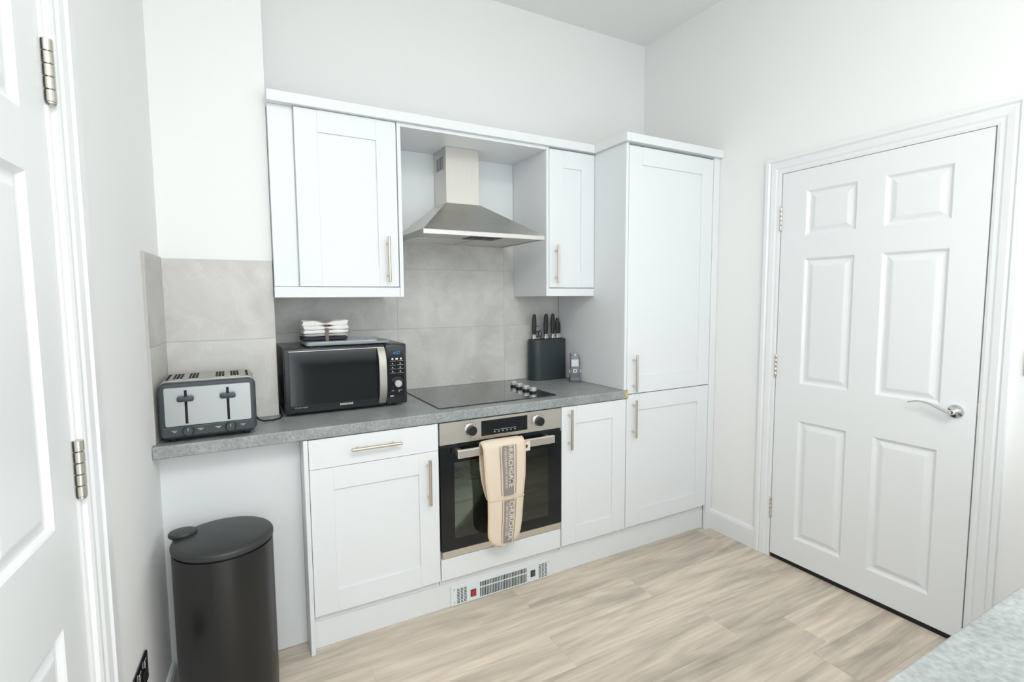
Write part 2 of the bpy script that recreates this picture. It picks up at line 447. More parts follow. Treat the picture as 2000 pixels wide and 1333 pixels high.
# tiles
def tiles(parent, spec, name='tile'):
    for (x0, x1, y0, y1, z0, z1, M) in spec:
        b2 = B(); g = 0.0009
        cx, cy, cz = (x0 + x1) / 2, (y0 + y1) / 2, (z0 + z1) / 2
        hx, hy, hz = (x1 - x0) / 2, (y1 - y0) / 2, (z1 - z0) / 2
        if hx > hy: hx -= g
        else: hy -= g
        hz -= g
        box(b2, -hx, hx, -hy, hy, -hz, hz, 0.0009)
        me = bpy.data.meshes.new(name); b2.to_mesh(me); b2.free(); me.materials.append(MAT['tile'])
        o = bpy.data.objects.new(name, me); COL.objects.link(o); o.parent = parent
        o.matrix_local = (M if M else Matrix.Identity(4)) @ Matrix.Translation((cx, cy, cz))
WT = 0.917       # worktop top
zj = [WT, 1.250, 1.571, 1.735]
xj = [-0.608, 0.012, 0.657, 1.047]
spec = [(a, b_, 0.6195, 0.630, c, d, None) for a, b_ in zip(xj[:-1], xj[1:]) for c, d in zip(zj[:-1], zj[1:])]
tiles(wall_back, spec)
bm = B(); box(bm, -0.608, 1.047, 0.6205, YB, WT, 1.735); obj('grout', bm, 'grout', wall_back)
tiles(wall_corner, [(-1.001, -0.609, 0.302, 0.310, WT, 1.250, None), (-1.001, -0.609, 0.302, 0.310, 1.250, 1.574, None)])
bm = B(); box(bm, -1.0, -0.6095, 0.303, 0.311, WT, 1.5735); obj('grout', bm, 'grout', wall_corner)
tiles(wall_left, [(0.0, 0.009, -0.285, 0.003, WT, 1.250, LM), (0.0, 0.009, -0.285, 0.003, 1.250, 1.577, LM)])
bm = B(); box(bm, 0.0, 0.008, -0.2845, 0.0, WT, 1.5765); tl(bm, LM); obj('grout', bm, 'grout', wall_left)

# skirting
def skirting(name, pts_fn, length_axis, a0, a1, label, h=0.122, t=0.016, M=None, sgn=1):
    prof = [(0, 0), (t, 0), (t, h - 0.02), (t * 0.72, h - 0.006), (t * 0.4, h), (0, h)]
    bm = B(); prism(bm, [(pts_fn + sgn * p[0], p[1]) for p in prof], 'y', a0, a1)
    if M: tl(bm, M)
    o = structure(name, bm, 'gloss', label, 'skirting board'); return o
skirting('baseboard_right', RX, 'y', -0.306, 0.021, 'short white skirting board between tall cupboard and door', sgn=-1)
skirting('baseboard_rear', RX, 'y', YF, -1.332, 'white skirting board past the right door', sgn=-1)
skirting('baseboard_left', 0.0, 'y', -0.856, -0.215, 'white skirting board behind the black bin', h=0.086, M=LM)

# ---- six panel doors
def panel_profile(bm, u0, u1, v0, v1, face, sgn):
    """moulded raised panel filling an opening; face = door face coordinate on x, sgn = direction out of the door"""
    loops = [(0.0, 0.0), (0.004, -0.0025), (0.012, -0.0105), (0.017, -0.0115), (0.024, -0.0105), (0.042, -0.004), (0.047, -0.0035)]
    t = bmesh.new(); rings = []
    for ins, d in loops:
        a, b_, c, e = u0 + ins, u1 - ins, v0 + ins * 0.9, v1 - ins * 0.9
        x = face + sgn * d
        rings.append([t.verts.new((x, a, c)), t.verts.new((x, b_, c)), t.verts.new((x, b_, e)), t.verts.new((x, a, e))])
    for A, C in zip(rings[:-1], rings[1:]):
        for i in range(4): t.faces.new((A[i], A[(i + 1) % 4], C[(i + 1) % 4], C[i]))
    t.faces.new(rings[-1])
    bx = face - sgn * 0.025
    back = [t.verts.new((bx, v.co.y, v.co.z)) for v in rings[0]]
    for i in range(4): t.faces.new((rings[0][i], back[i], back[(i + 1) % 4], rings[0][(i + 1) % 4]))
    t.faces.new(back[::-1])
    bmesh.ops.recalc_face_normals(t, faces=t.faces[:])
    merge(bm, t)

def six_panel_door(root, y0, y1, z0, z1, cols, zrows, face, sgn, M=None):
    holes = [(a, b_, c, d) for (a, b_) in cols for (c, d) in zrows]
    bm = B(); with_holes(bm, y0, y1, z0, z1, face, face - sgn * 0.036, holes, 'x')
    bmesh.ops.remove_doubles(bm, verts=bm.verts[:], dist=1e-5)
    if M: tl(bm, M)
    leaf = obj('door_leaf', bm, 'gloss', root)
    for (a, b_) in cols:
        for (c, d) in zrows:
            bm = B(); panel_profile(bm, a, b_, c, d, face, sgn)
            if M: tl(bm, M)
            obj('panel', bm, 'gloss', leaf)
    return leaf

def architrave(name, label, y0, y1, ztop, face, sgn, w=0.085, M=None):
    """door lining and moulded casing round an opening"""
    prof = [(0.0, 0.0), (0.0, 0.009), (0.010, 0.012), (0.022, 0.012), (0.030, 0.016), (0.052, 0.019), (0.060, 0.014), (0.068, 0.022), (w, 0.022), (w, 0.0)]
    root = thing(name, label, 'door frame', (M @ Vector((face, y1, 0))) if M else (face, y1, 0), kind='structure')
    def run(pa, pb, outward_a, outward_b):
        b2 = B(); t = bmesh.new(); A = []; C = []
        for (o, d) in prof:
            A.append(t.verts.new((face + sgn * d, pa[0] + outward_a[0] * o, pa[1] + outward_a[1] * o)))
            C.append(t.verts.new((face + sgn * d, pb[0] + outward_b[0] * o, pb[1] + outward_b[1] * o)))
        n = len(prof)
        for i in range(n): t.faces.new((A[i], A[(i + 1) % n], C[(i + 1) % n], C[i]))
        t.faces.new(A[::-1]); t.faces.new(C)
        bmesh.ops.recalc_face_normals(t, faces=t.faces[:]); merge(b2, t)
        if M: tl(b2, M)
        return b2
    a, b_ = y0 - 0.003, y1 + 0.003; zt = ztop + 0.003
    obj('casing', run((b_, 0), (b_, zt), (1, 0), (1, 1)), 'gloss', root)
    obj('casing', run((a, 0), (a, zt), (-1, 0), (-1, 1)), 'gloss', root)
    obj('casing', run((a, zt), (b_, zt), (-1, 1), (1, 1)), 'gloss', root)
    # lining in the thickness of the wall
    b2 = B()
    box(b2, face, face - sgn * 0.11, y1 + 0.002, y1 + 0.012, 0, zt + 0.008); box(b2, face, face - sgn * 0.11, y0 - 0.012, y0 - 0.002, 0, zt + 0.008)
    box(b2, face, face - sgn * 0.11, y0 - 0.012, y1 + 0.012, zt - 0.001, zt + 0.009)
    if M: tl(b2, M)
    obj('lining', b2, 'gloss', root)
    return root

def hinge(root, y, z0, z1, face, sgn, rad=0.007, M=None, leafw=0.018):
    b2 = B(); n = 5; h = (z1 - z0) / n
    for k in range(n):
        lathe(b2, [(rad * 0.86, 0.0), (rad, 0.0012), (rad, h - 0.0022), (rad * 0.86, h - 0.001)], (face + sgn * rad * 0.7, y, z0 + k * h), 'z', 14)
    lathe(b2, [(rad * 0.6, -0.006), (rad * 0.9, -0.003), (rad * 0.9, 0.0)], (face + sgn * rad * 0.7, y, z0), 'z', 14)
    box(b2, face + sgn * 0.001, face + sgn * 0.0025, y - 0.002, y + leafw, z0 + 0.002, z1 - 0.002)
    if M: tl(b2, M)
    obj('hinge', b2, 'hinge', root, smooth=40)

# right hand door
door_1 = thing('door_1', 'white six-panel door with curved chrome lever, closed, in right wall', 'door', (1.748, -0.82, 0), kind='structure')
DF = 1.747
cols = [(-0.761, -0.526), (-1.117, -0.875)]
cols = [(a, b_) for a, b_ in cols]
zr = [(0.150, 0.776), (0.967, 1.600), (1.713, 1.932)]
six_panel_door(door_1, DY0 + 0.002, DY1 - 0.002, 0.022, DZ, cols, zr, DF, -1)
bm = B(); box(bm, DF + 0.001, DF + 0.03, DY0 + 0.004, DY1 - 0.004, 0.001, 0.022); obj('gap_shade', bm, 'rubber', door_1, label='black strip standing in for the dark gap under the door')  # black strip paints the shade of the gap below the door
for z0, z1 in ((1.754, 1.871), (0.991, 1.108), (0.223, 0.332)):
    hinge(door_1, DY1 - 0.001, z0, z1, DF, -1, 0.0065)
bm = B()
lathe(bm, [(0.0285, 0.0), (0.0285, -0.004), (0.026, -0.008), (0.012, -0.0085), (0.010, -0.030), (0.0105, -0.046), (0.008, -0.050)], (DF, -1.172, 0.949), 'x', 28)
rose = obj('lever_handle', bm, 'chrome', door_1, smooth=35)
pts = []
N = 18
for i in range(N + 1):
    t_ = i / N
    yy = -1.172 + 0.150 * t_
    zz = 0.949 + 0.003 - 0.0 * t_ + (0.020 * math.sin(math.pi * (t_ - 0.28) * 1.15) + 0.0155) * 0.8 - 0.012 * max(0, t_ - 0.75)
    pts.append((DF - 0.044, yy, zz - 0.004))
bm = B(); tube(bm, pts, 0.006, 10, radii=[0.0098 - 0.0062 * min(1, i / N * 1.35) for i in range(N + 1)]); obj('lever', bm, 'chrome', rose, smooth=60)
bm = B(); box(bm, DF + 0.0005, DF + 0.02, DY0 - 0.004, DY0 + 0.0015, 0.945, 0.995); obj('latch_plate', bm, 'hinge', door_1)
architrave('trim_1', 'white moulded frame around the right six-panel door', DY0, DY1, DZ, RX, -1, w=0.085)

# left hand door
door_2 = thing('door_2', 'white six-panel door at left edge with nickel hinges facing the room', 'door', LM @ Vector((0, (LS0 + LS1) / 2, 0)), kind='structure')
cl = [(-1.352, -1.112), (-1.720, -1.480)]
zl = [(0.150, 0.767), (0.967, 1.652), (1.763, 1.975)]
six_panel_door(door_2, LS0, LS1, 0.008, 2.040, cl, zl, -0.004, 1, M=LM)
for z0, z1 in ((1.815, 1.940), (0.990, 1.115), (0.2, 0.325)):
    hinge(door_2, LS1 + 0.014, z0, z1, -0.003, 1, 0.0105, M=LM, leafw=0.014)
architrave('trim_2', 'white moulded frame beside the left hinged door', LS0 + 0.0, LS1 + 0.024, 2.05, 0.0, 1, w=0.105, M=LM)

# dark slabs behind both doors, their colour standing in for unlit space
bm = B(); box(bm, RX + 0.10, RX + 0.14, DY0 - 0.1, DY1 + 0.1, -0.01, DZ + 0.1); structure('dark_slab_right', bm, 'slot', 'dark slab standing in for unlit space behind the right door', 'wall')
bm = B(); box(bm, -0.16, -0.115, LS0 - 0.1, LS1 + 0.1, -0.01, 2.15); tl(bm, LM); structure('dark_slab_left', bm, 'slot', 'dark slab standing in for unlit space behind the left door', 'wall')

# ================================================================== CABINETS
def bar_handle(parent, p0, p1, yface, rad=0.0068, stand=0.034, inset=0.03):
    """bar pull between p0 and p1 (x,z) standing off a face at y = yface"""
    bm = B(); a = Vector((p0[0], yface - stand, p0[1])); b_ = Vector((p1[0], yface - stand, p1[1]))
    d = (b_ - a).normalized()
    tube(bm, [a, a + d * 0.0015, b_ - d * 0.0015, b_], rad, 12, radii=[rad * 0.8, rad, rad, rad * 0.8])
    for q in (a + d * inset, b_ - d * inset):
        tube(bm, [(q.x, yface + 0.0005, q.z), (q.x, yface - stand, q.z)], rad * 0.72, 10)
    return obj('handle', bm, 'nickel', parent, smooth=40, label='slim warm nickel bar handle')

def shaker(parent, x0, x1, z0, z1, yf, fw=0.09, name='door', thick=0.02, rec=0.008):
    bm = B(); box(bm, x0 + fw - 0.004, x1 - fw + 0.004, yf + rec, yf + thick - 0.002, z0 + fw - 0.004, z1 - fw + 0.004)
    d = obj(name, bm, 'cab', parent)
    for a, b_ in ((x0, x0 + fw), (x1 - fw, x1)):
        bm = B(); box(bm, a, b_, yf, yf + thick, z0, z1, 0.0012); obj('stile', bm, 'cab', d)
    for a, b_ in ((z0, z0 + fw), (z1 - fw, z1)):
        bm = B(); prism(bm, [(a, yf + rec + 0.002), (a, yf + 0.0006)] if False else [(yf + thick, a), (yf + 0.0002, a), (yf + 0.0002, b_), (yf + thick, b_)], 'x', x0 + fw, x1 - fw); obj('rail', bm, 'cab', d)
    return d

WB0 = 0.9172      # worktop underside, where the tall cupboard's side panel starts
WCF = 0.258      # wall cabinet door face
# wall cabinet left of the hood
c = thing('wall_cabinet', 'white shaker wall cabinet with one door hanging left of extractor hood', 'cabinet', (-0.34, 0.45, 1.42))
bm = B(); box(bm, -0.606, -0.085, 0.280, YB - 0.003, 1.424, 2.207); obj('carcass', bm, 'carc', c)
bm = B(); box(bm, -0.606, -0.512, 0.274, 0.290, 1.468, 2.207, 0.001); obj('filler_strip', bm, 'cab', c)
d = shaker(c, -0.508, -0.0815, 1.468, 2.205, WCF)
bar_handle(d, (-0.1335, 1.489), (-0.1335, 1.692), WCF)
bm = B(); box(bm, -0.0775, -0.0600, WCF - 0.001, YB - 0.003, 1.4215, 2.207, 0.0008); obj('end_panel', bm, 'cab', c)
bm = B(); box(bm, -0.608, -0.0780, WCF + 0.001, 0.276, 1.421, 1.465, 0.001); obj('pelmet', bm, 'cab', c)
# bridging unit over the hood
c = thing('bridging_unit', 'white bridging shelf and back panel above the extractor hood', 'cabinet', (0.33, 0.45, 1.735))
bm = B(); box(bm, -0.0595, 0.7235, WCF, YB - 0.003, 2.191, 2.207, 0.0008); obj('top_panel', bm, 'cab', c)
bm = B(); box(bm, -0.0595, 0.7235, 0.619, YB - 0.002, 1.737, 2.1905); obj('back_panel', bm, 'carc', c)
# wall cabinet right of the hood
c = thing('wall_cabinet', 'narrow white shaker wall cabinet hanging between extractor hood and tall cupboard', 'cabinet', (0.89, 0.45, 1.42))
bm = B(); box(bm, 0.7425, 1.0465, 0.280, YB - 0.003, 1.424, 2.207); obj('carcass', bm, 'carc', c)
bm = B(); box(bm, 0.7245, 0.7405, WCF - 0.001, 0.6185, 1.4215, 2.207, 0.0008); obj('end_panel', bm, 'cab', c)
d = shaker(c, 0.7440, 1.0455, 1.468, 2.200, WCF)
bar_handle(d, (0.7815, 1.492), (0.7815, 1.695), WCF)
bm = B(); box(bm, 0.7410, 1.0460, WCF + 0.001, 0.276, 1.421, 1.463, 0.001); obj('pelmet', bm, 'cab', c)
# tall cupboard
c = thing('tall_cabinet', 'tall white shaker cupboard with two doors standing in the corner', 'cabinet', (1.39, 0.3, 0))
bm = B(); box(bm, 1.0475, 1.0655, -0.001, 0.6185, WB0, 2.207, 0.001); obj('side_panel', bm, 'cab', c)
bm = B(); box(bm, 1.0665, 1.700, 0.022, YB - 0.003, 0.12, 2.205); obj('carcass', bm, 'carc', c)
bm = B(); box(bm, 1.7035, 1.7535, -0.002, 0.020, 0.0, 2.207, 0.001); obj('filler_strip', bm, 'cab', c)
bm = B(); box(bm, 1.688, 1.7030, 0.0215, 0.50, 0.0, 0.118, 0.001); obj('leg_panel', bm, 'cab', c)
d = shaker(c, 1.0690, 1.7010, 0.894, 2.195, 0.0)
bar_handle(d, (1.110, 0.906), (1.110, 1.106), 0.0)
d = shaker(c, 1.0690, 1.7010, 0.152, 0.889, 0.0)
bar_handle(d, (1.110, 0.657), (1.110, 0.862), 0.0)
# cornice
c = thing('cornice', 'white cornice boards along the tops of the wall cabinets and tall cupboard', 'cornice', (0.3, 0.3, 2.207))
bm = B(); box(bm, -0.6075, 1.0290, 0.236, 0.300, 2.2075, 2.250, 0.001); obj('cornice_board', bm, 'cab', c)
bm = B(); box(bm, 1.0295, 1.0600, -0.0240, 0.300, 2.2075, 2.250, 0.001); obj('cornice_board', bm, 'cab', c)
bm = B(); box(bm, 1.0605, 1.7540, -0.0240, 0.040, 2.2075, 2.250, 0.001); obj('cornice_board', bm, 'cab', c)
# base units
WB = 0.872       # worktop underside
c = thing('base_cabinet', 'white shaker base cabinet with drawer above door, left of the oven', 'cabinet', (-0.27, 0.3, 0))
bm = B(); box(bm, -0.532, -0.004, 0.022, 0.60, 0.12, WB - 0.003); obj('carcass', bm, 'carc', c)
bm = B(); box(bm, -0.5535, -0.5365, -0.010, 0.30, 0.0, WB - 0.002, 0.0015); obj('end_panel', bm, 'cab', c)
bm = B(); box(bm, -0.5335, -0.0035, 0.0, 0.020, 0.7497, 0.868, 0.0012); d = obj('drawer', bm, 'cab', c)
bar_handle(d, (-0.378, 0.8155), (-0.173, 0.8155), 0.0)
d = shaker(c, -0.5335, -0.0035, 0.150, 0.7480, 0.0)
bar_handle(d, (-0.0545, 0.522), (-0.0545, 0.723), 0.0)
c = thing('oven_housing', 'white base unit carcass around the oven with plain panel below it', 'cabinet', (0.32, 0.3, 0))
bm = B(); box(bm, 0.0, 0.018, 0.022, 0.60, 0.12, WB - 0.003); box(bm, 0.627, 0.645, 0.022, 0.60, 0.12, WB - 0.003); box(bm, 0.018, 0.627, 0.022, 0.60, 0.12, 0.245)
obj('carcass', bm, 'carc', c)
bm = B(); box(bm, 0.0005, 0.642, 0.0, 0.020, 0.148, 0.246, 0.0015); obj('lower_panel', bm, 'cab', c)
c = thing('base_cabinet', 'narrow white shaker base cabinet with one door, right of the oven', 'cabinet', (0.85, 0.3, 0))
bm = B(); box(bm, 0.649, 1.0645, 0.022, 0.60, 0.12, WB - 0.003); obj('carcass', bm, 'carc', c)
d = shaker(c, 0.6480, 1.0645, 0.150, 0.868, 0.0)
bar_handle(d, (0.6885, 0.654), (0.6885, 0.857), 0.0)
bm = B(); box(bm, -0.5360, 1.6875, 0.028, 0.046, 0.0005, 0.119, 0.001)
single('plinth', bm, 'cab', 'white plinth board along the floor below the base cabinets', 'plinth', (0.5, 0.037, 0))
bm = B(); box(bm, -1.022, -0.5540, 0.093, 0.111, 0.001, WB - 0.002, 0.001)
single('infill_panel', bm, 'carc', 'plain pale panel under the worktop behind the bin', 'panel', (-0.79, 0.1, 0))

# worktop
c = thing('worktop', 'grey stone-effect worktop running below the tiles', 'worktop', (0.2, 0.3, WB))
out = [(-1.0265, -0.006), (1.0640, -0.006), (1.0640, 0.6185), (-0.6075, 0.6185), (-0.6075, 0.3015), (-1.0045, 0.3015)]
bm = B(); prism(bm, out, 'z', WB, WT - 0.0005, bev=0.004, seg=3); prism(bm, [(1.0640, -0.006), (1.0740, -0.006), (1.0740, -0.0025), (1.0640, -0.0025)], 'z', WB, WT - 0.0005)
obj('slab', bm, 'work', c)
bm = B(); prism(bm, [(1.052, 0.880), (1.056, 0.912), (1.066, 0.9155), (1.0735, 0.908), (1.0725, 0.893), (1.0745, 0.876), (1.064, 0.882)], 'y', -0.0075, -0.0062)
obj('exposed_edge', bm, 'yellow', c, label='chipped yellow end of the worktop')
# worktop near the camera, on its cupboard
c = thing('worktop', 'pale grey stone-effect worktop in the near right corner', 'worktop', (0.75, -2.05, WB))
bm = B(); prism(bm, [(-0.30, -2.40), (1.750, -2.40), (1.750, -1.766), (-0.30, -1.766)], 'z', WB, 0.915, bev=0.004, seg=3); obj('slab', bm, 'work', c)
c = thing('base_cabinet', 'white base cabinet under the near right worktop', 'cabinet', (0.75, -2.05, 0))
bm = B(); box(bm, -0.28, 1.750, -2.40, -1.81, 0.0, WB - 0.001); obj('carcass', bm, 'carc', c)
for k in range(3):
    x0 = -0.28 + k * 0.62
    bm = B(); box(bm, x0, x0 + 0.616, -1.809, -1.790, 0.15, 0.868, 0.0015); obj('door', bm, 'cab', c)

# ================================================================== APPLIANCES
# --- oven
c = thing('oven', 'built-in steel and black glass electric oven below the hob', 'oven', (0.32, 0.25, 0.247))
bm = B(); box(bm, 0.0025, 0.6425, -0.003, 0.020, 0.768, 0.868, 0.0015); cp = obj('control_panel', bm, 'ovensteel', c)
bm = B(); box(bm, 0.204, 0.447, -0.0042, -0.0025, 0.785, 0.855, 0.0005); dsp = obj('display', bm, 'blackgloss', cp)
bm = B(); box(bm, 0.266, 0.385, -0.0047, -0.0041, 0.8055, 0.8072)
for k in range(6): box(bm, 0.268 + k * 0.0215, 0.275 + k * 0.0215, -0.0047, -0.0041, 0.7955, 0.8005)
obj('touch_marks', bm, 'print_grey', dsp)
for kx, kz in ((0.150, 0.822), (0.507, 0.820)):
    bm = B(); lathe(bm, [(0.0265, -0.0025), (0.0265, -0.008), (0.0235, -0.012), (0.0235, -0.0125)], (kx, 0, kz), 'y', 36)
    kn = obj('knob', bm, 'chrome', cp, smooth=30)
    bm = B(); lathe(bm, [(0.0222, -0.0120), (0.0215, -0.030), (0.0195, -0.032)], (kx, 0, kz), 'y', 36); obj('knob_cap', bm, 'black', kn, smooth=30)
    bm = B()
    for a in (-50, -25, 0, 25, 50, 180):
        q = math.radians(a); cx, cz = kx + 0.034 * math.sin(q), kz + 0.034 * math.cos(q)
        box(bm, cx - 0.0017, cx + 0.0017, -0.0036, -0.0030, cz - 0.0022, cz + 0.0022)
    obj('dial_marks', bm, 'darkgrey', cp)['kind'] = 'stuff'
bm = B(); box(bm, 0.004, 0.641, 0.006, 0.020, 0.752, 0.768); obj('vent_gap', bm, 'black', c)
# door: black glass surround with a window
WX0, WX1, WZ0, WZ1 = 0.068, 0.566, 0.334, 0.684
bm = B(); with_holes(bm, 0.003, 0.642, 0.283, 0.752, -0.004, 0.016, [(WX0, WX1, WZ0, WZ1)], 'y')
bmesh.ops.remove_doubles(bm, verts=bm.verts[:], dist=1e-5)
dr = obj('door', bm, 'blackgloss', c)
bm = B(); box(bm, WX0 + 0.0002, WX1 - 0.0002, -0.0036, -0.0012, WZ0 + 0.0002, WZ1 - 0.0002); obj('window_pane', bm, 'ovenglass', dr)
bm = B(); with_holes(bm, WX0 - 0.02, WX1 + 0.02, WZ0 - 0.02, WZ1 + 0.02, 0.017, 0.021, [(WX0 + 0.004, WX1 - 0.042, WZ0 + 0.038, WZ1 - 0.012)], 'y'); obj('inner_frame', bm, 'darkgrey', dr)
bm = B(); box(bm, 0.006, 0.640, -0.003, 0.018, 0.250, 0.282, 0.002); obj('bottom_trim', bm, 'ovensteel', c)
bm = B(); box(bm, 0.064, 0.5665, -0.063, -0.047, 0.7165, 0.7530, 0.003, 2); h = obj('door_handle', bm, 'ovensteel', dr, label='flat steel oven door handle')
for a in (0.072, 0.535):
    bm = B(); box(bm, a, a + 0.022, -0.048, -0.0045, 0.7210, 0.7490, 0.003, 2); obj('handle_bracket', bm, 'steel', h)
# cavity
bm = B()
box(bm, 0.03, 0.615, 0.50, 0.505, 0.28, 0.74); box(bm, 0.03, 0.035, 0.024, 0.50, 0.28, 0.74); box(bm, 0.610, 0.615, 0.024, 0.50, 0.28, 0.74)
box(bm, 0.03, 0.615, 0.024, 0.505, 0.275, 0.28); box(bm, 0.03, 0.615, 0.024, 0.505, 0.74, 0.745)
obj('cavity', bm, 'enamel', c)
for zr_ in (0.655, 0.572, 0.478):
    bm = B()
    tube(bm, [(0.045, 0.05, zr_), (0.60, 0.05, zr_)], 0.0036, 6); tube(bm, [(0.045, 0.46, zr_), (0.60, 0.46, zr_)], 0.0028, 6)
    for k in range(15):
        xx = 0.05 + k * 0.039
        tube(bm, [(xx, 0.05, zr_), (xx, 0.46, zr_)], 0.0013, 5)
    obj('rack', bm, 'wire', c)
lathe_b = B(); lathe(lathe_b, [(0.085, 0.495), (0.085, 0.488), (0.08, 0.486)], (0.30, 0, 0.50), 'y', 32); obj('fan_cover', lathe_b, 'darkgrey', c)

# --- oven glove draped on the handle
c = thing('oven_glove', 'cream double oven glove with grey lettered band hanging on oven handle', 'oven glove', (0.28, -0.07, 0.287))
path = []      # (y, z, left, right, half thickness)
def edge(z):
    def lerp(tab):
        for (za, a), (zb, b_) in zip(tab[:-1], tab[1:]):
            if za >= z >= zb:
                t_ = (za - z) / (za - zb); t_ = t_ * t_ * (3 - 2 * t_) * 0.5 + t_ * 0.5
                return a + (b_ - a) * t_
        return tab[-1][1] if z < tab[-1][0] else tab[0][1]
    L = lerp([(0.790, 0.174), (0.735, 0.178), (0.600, 0.186), (0.510, 0.198), (0.430, 0.198), (0.350, 0.196), (0.318, 0.206), (0.300, 0.224), (0.290, 0.248), (0.286, 0.268)])
    R_ = lerp([(0.790, 0.380), (0.735, 0.386), (0.600, 0.384), (0.510, 0.374), (0.430, 0.368), (0.350, 0.359), (0.318, 0.346), (0.300, 0.322), (0.290, 0.294), (0.286, 0.272)])
    return L, R_
def slant(x): return (x - 0.28) * -0.03
rowsF = [0.286, 0.2875, 0.290, 0.294, 0.300, 0.308, 0.318, 0.330, 0.345, 0.37, 0.40, 0.44, 0.48, 0.52, 0.56, 0.60, 0.64, 0.68, 0.72, 0.745]
for z in rowsF: path.append((-0.081, z, *edge(z), 0.0085 if z > 0.31 else 0.004 + 0.0045 * (z - 0.286) / 0.03))
for y_, z in ((-0.079, 0.757), (-0.072, 0.7655), (-0.060, 0.7695), (-0.048, 0.7695), (-0.038, 0.763), (-0.0335, 0.750)): path.append((y_, z, *edge(0.77), 0.0080))
for z, l_ in ((0.70, 0.180), (0.64, 0.183), (0.58, 0.190), (0.53, 0.202), (0.49, 0.215)): path.append((-0.027, z, l_, 0.372, 0.007))
def sock(bm, path, K=20, push=0.0, bulge=0.0):
    t = bmesh.new(); rings = []
    n = len(path)
    for i, (y_, z, L, R_, th) in enumerate(path):
        a = path[max(i - 1, 0)]; b_ = path[min(i + 1, n - 1)]
        d = Vector((0, b_[0] - a[0], b_[1] - a[1])).normalized()
        nrm = Vector((0, -d.z, d.y))       # faces the room on the front run
        ring = []
        for k in range(K):
            ph = 2 * math.pi * k / K
            cx = math.copysign(abs(math.cos(ph)) ** 0.55, math.cos(ph)); sy = math.copysign(abs(math.sin(ph)) ** 0.8, math.sin(ph))
            x = (L + R_) / 2 + (R_ - L) / 2 * cx
            off = th * sy + push * (1 if sy > 0 else 0)
            wob = 0.0022 * math.sin(31 * x + 22 * z) * math.sin(17 * z + 3)
            p = Vector((x, y_, z)) + nrm * (off + wob)
            ring.append(t.verts.new(p))
        rings.append(ring)
    for A, C in zip(rings[:-1], rings[1:]):
        for k in range(K): t.faces.new((A[k], A[(k + 1) % K], C[(k + 1) % K], C[k]))
    t.faces.new(rings[0][::-1]); t.faces.new(rings[-1])
    bmesh.ops.recalc_face_normals(t, faces=t.faces[:]); merge(bm, t)
bm = B(); sock(bm, path); obj('glove_body', bm, 'cream', c, smooth=60)
pk = [(-0.0845, z, edge(z)[0] - 0.001, edge(z)[1] + 0.001, (0.0105 if z > 0.31 else 0.005 + 0.0055 * (z - 0.286) / 0.03)) for z in rowsF if z < 0.49] + [(-0.0850, 0.500, *edge(0.50), 0.0105), (-0.0850, 0.508, *edge(0.508), 0.0100)]
bm = B(); sock(bm, pk); pocket = obj('pocket', bm, 'cream', c, smooth=60)
for side in (0, 1):
    pts = [(edge(z)[side], -0.083, z) for z in rowsF[2:]] + [(edge(0.77)[side], -0.079, 0.757), (edge(0.77)[side], -0.070, 0.768), (edge(0.77)[side], -0.055, 0.772)]
    bm = B(); tube(bm, pts, 0.0048, 8); obj('binding', bm, 'binding', c, smooth=60)
bm = B(); tube(bm, [(edge(0.288)[0] - 0.0, -0.083, 0.290), (0.252, -0.083, 0.2865), (0.272, -0.083, 0.2855), (0.290, -0.083, 0.2865), (edge(0.288)[1], -0.083, 0.290)], 0.0048, 8); obj('binding', bm, 'binding', c, smooth=60)
bm = B(); tube(bm, [(edge(0.507)[0], -0.0935, 0.5085), (0.24, -0.0955, 0.5085), (0.33, -0.0955, 0.5085), (edge(0.507)[1], -0.0935, 0.5085)], 0.0035, 8); obj('binding', bm, 'binding', pocket, smooth=60)
def band(z0, z1, u0, u1, lift, mat, name, parent, n=14):
    t = B(); prev = None
    for i in range(n + 1):
        z = z0 + (z1 - z0) * i / n; L, R_ = edge(z); w = R_ - L
        if z < 0.33: L, R_ = edge(0.33); w = R_ - L
        yy = lift
        cur = [t.verts.new((L + w * u0, yy, z)), t.verts.new((L + w * u1, yy, z)), t.verts.new((L + w * u1, yy + 0.0006, z)), t.verts.new((L + w * u0, yy + 0.0006, z))]
        if prev:
            for k in range(4): t.faces.new((prev[k], prev[(k + 1) % 4], cur[(k + 1) % 4], cur[k]))
        else: t.faces.new(cur)
        prev = cur
    t.faces.new(prev[::-1]); bmesh.ops.recalc_face_normals(t, faces=t.faces[:])
    return obj(name, t, mat, parent)
YU, YL = -0.0925, -0.0978
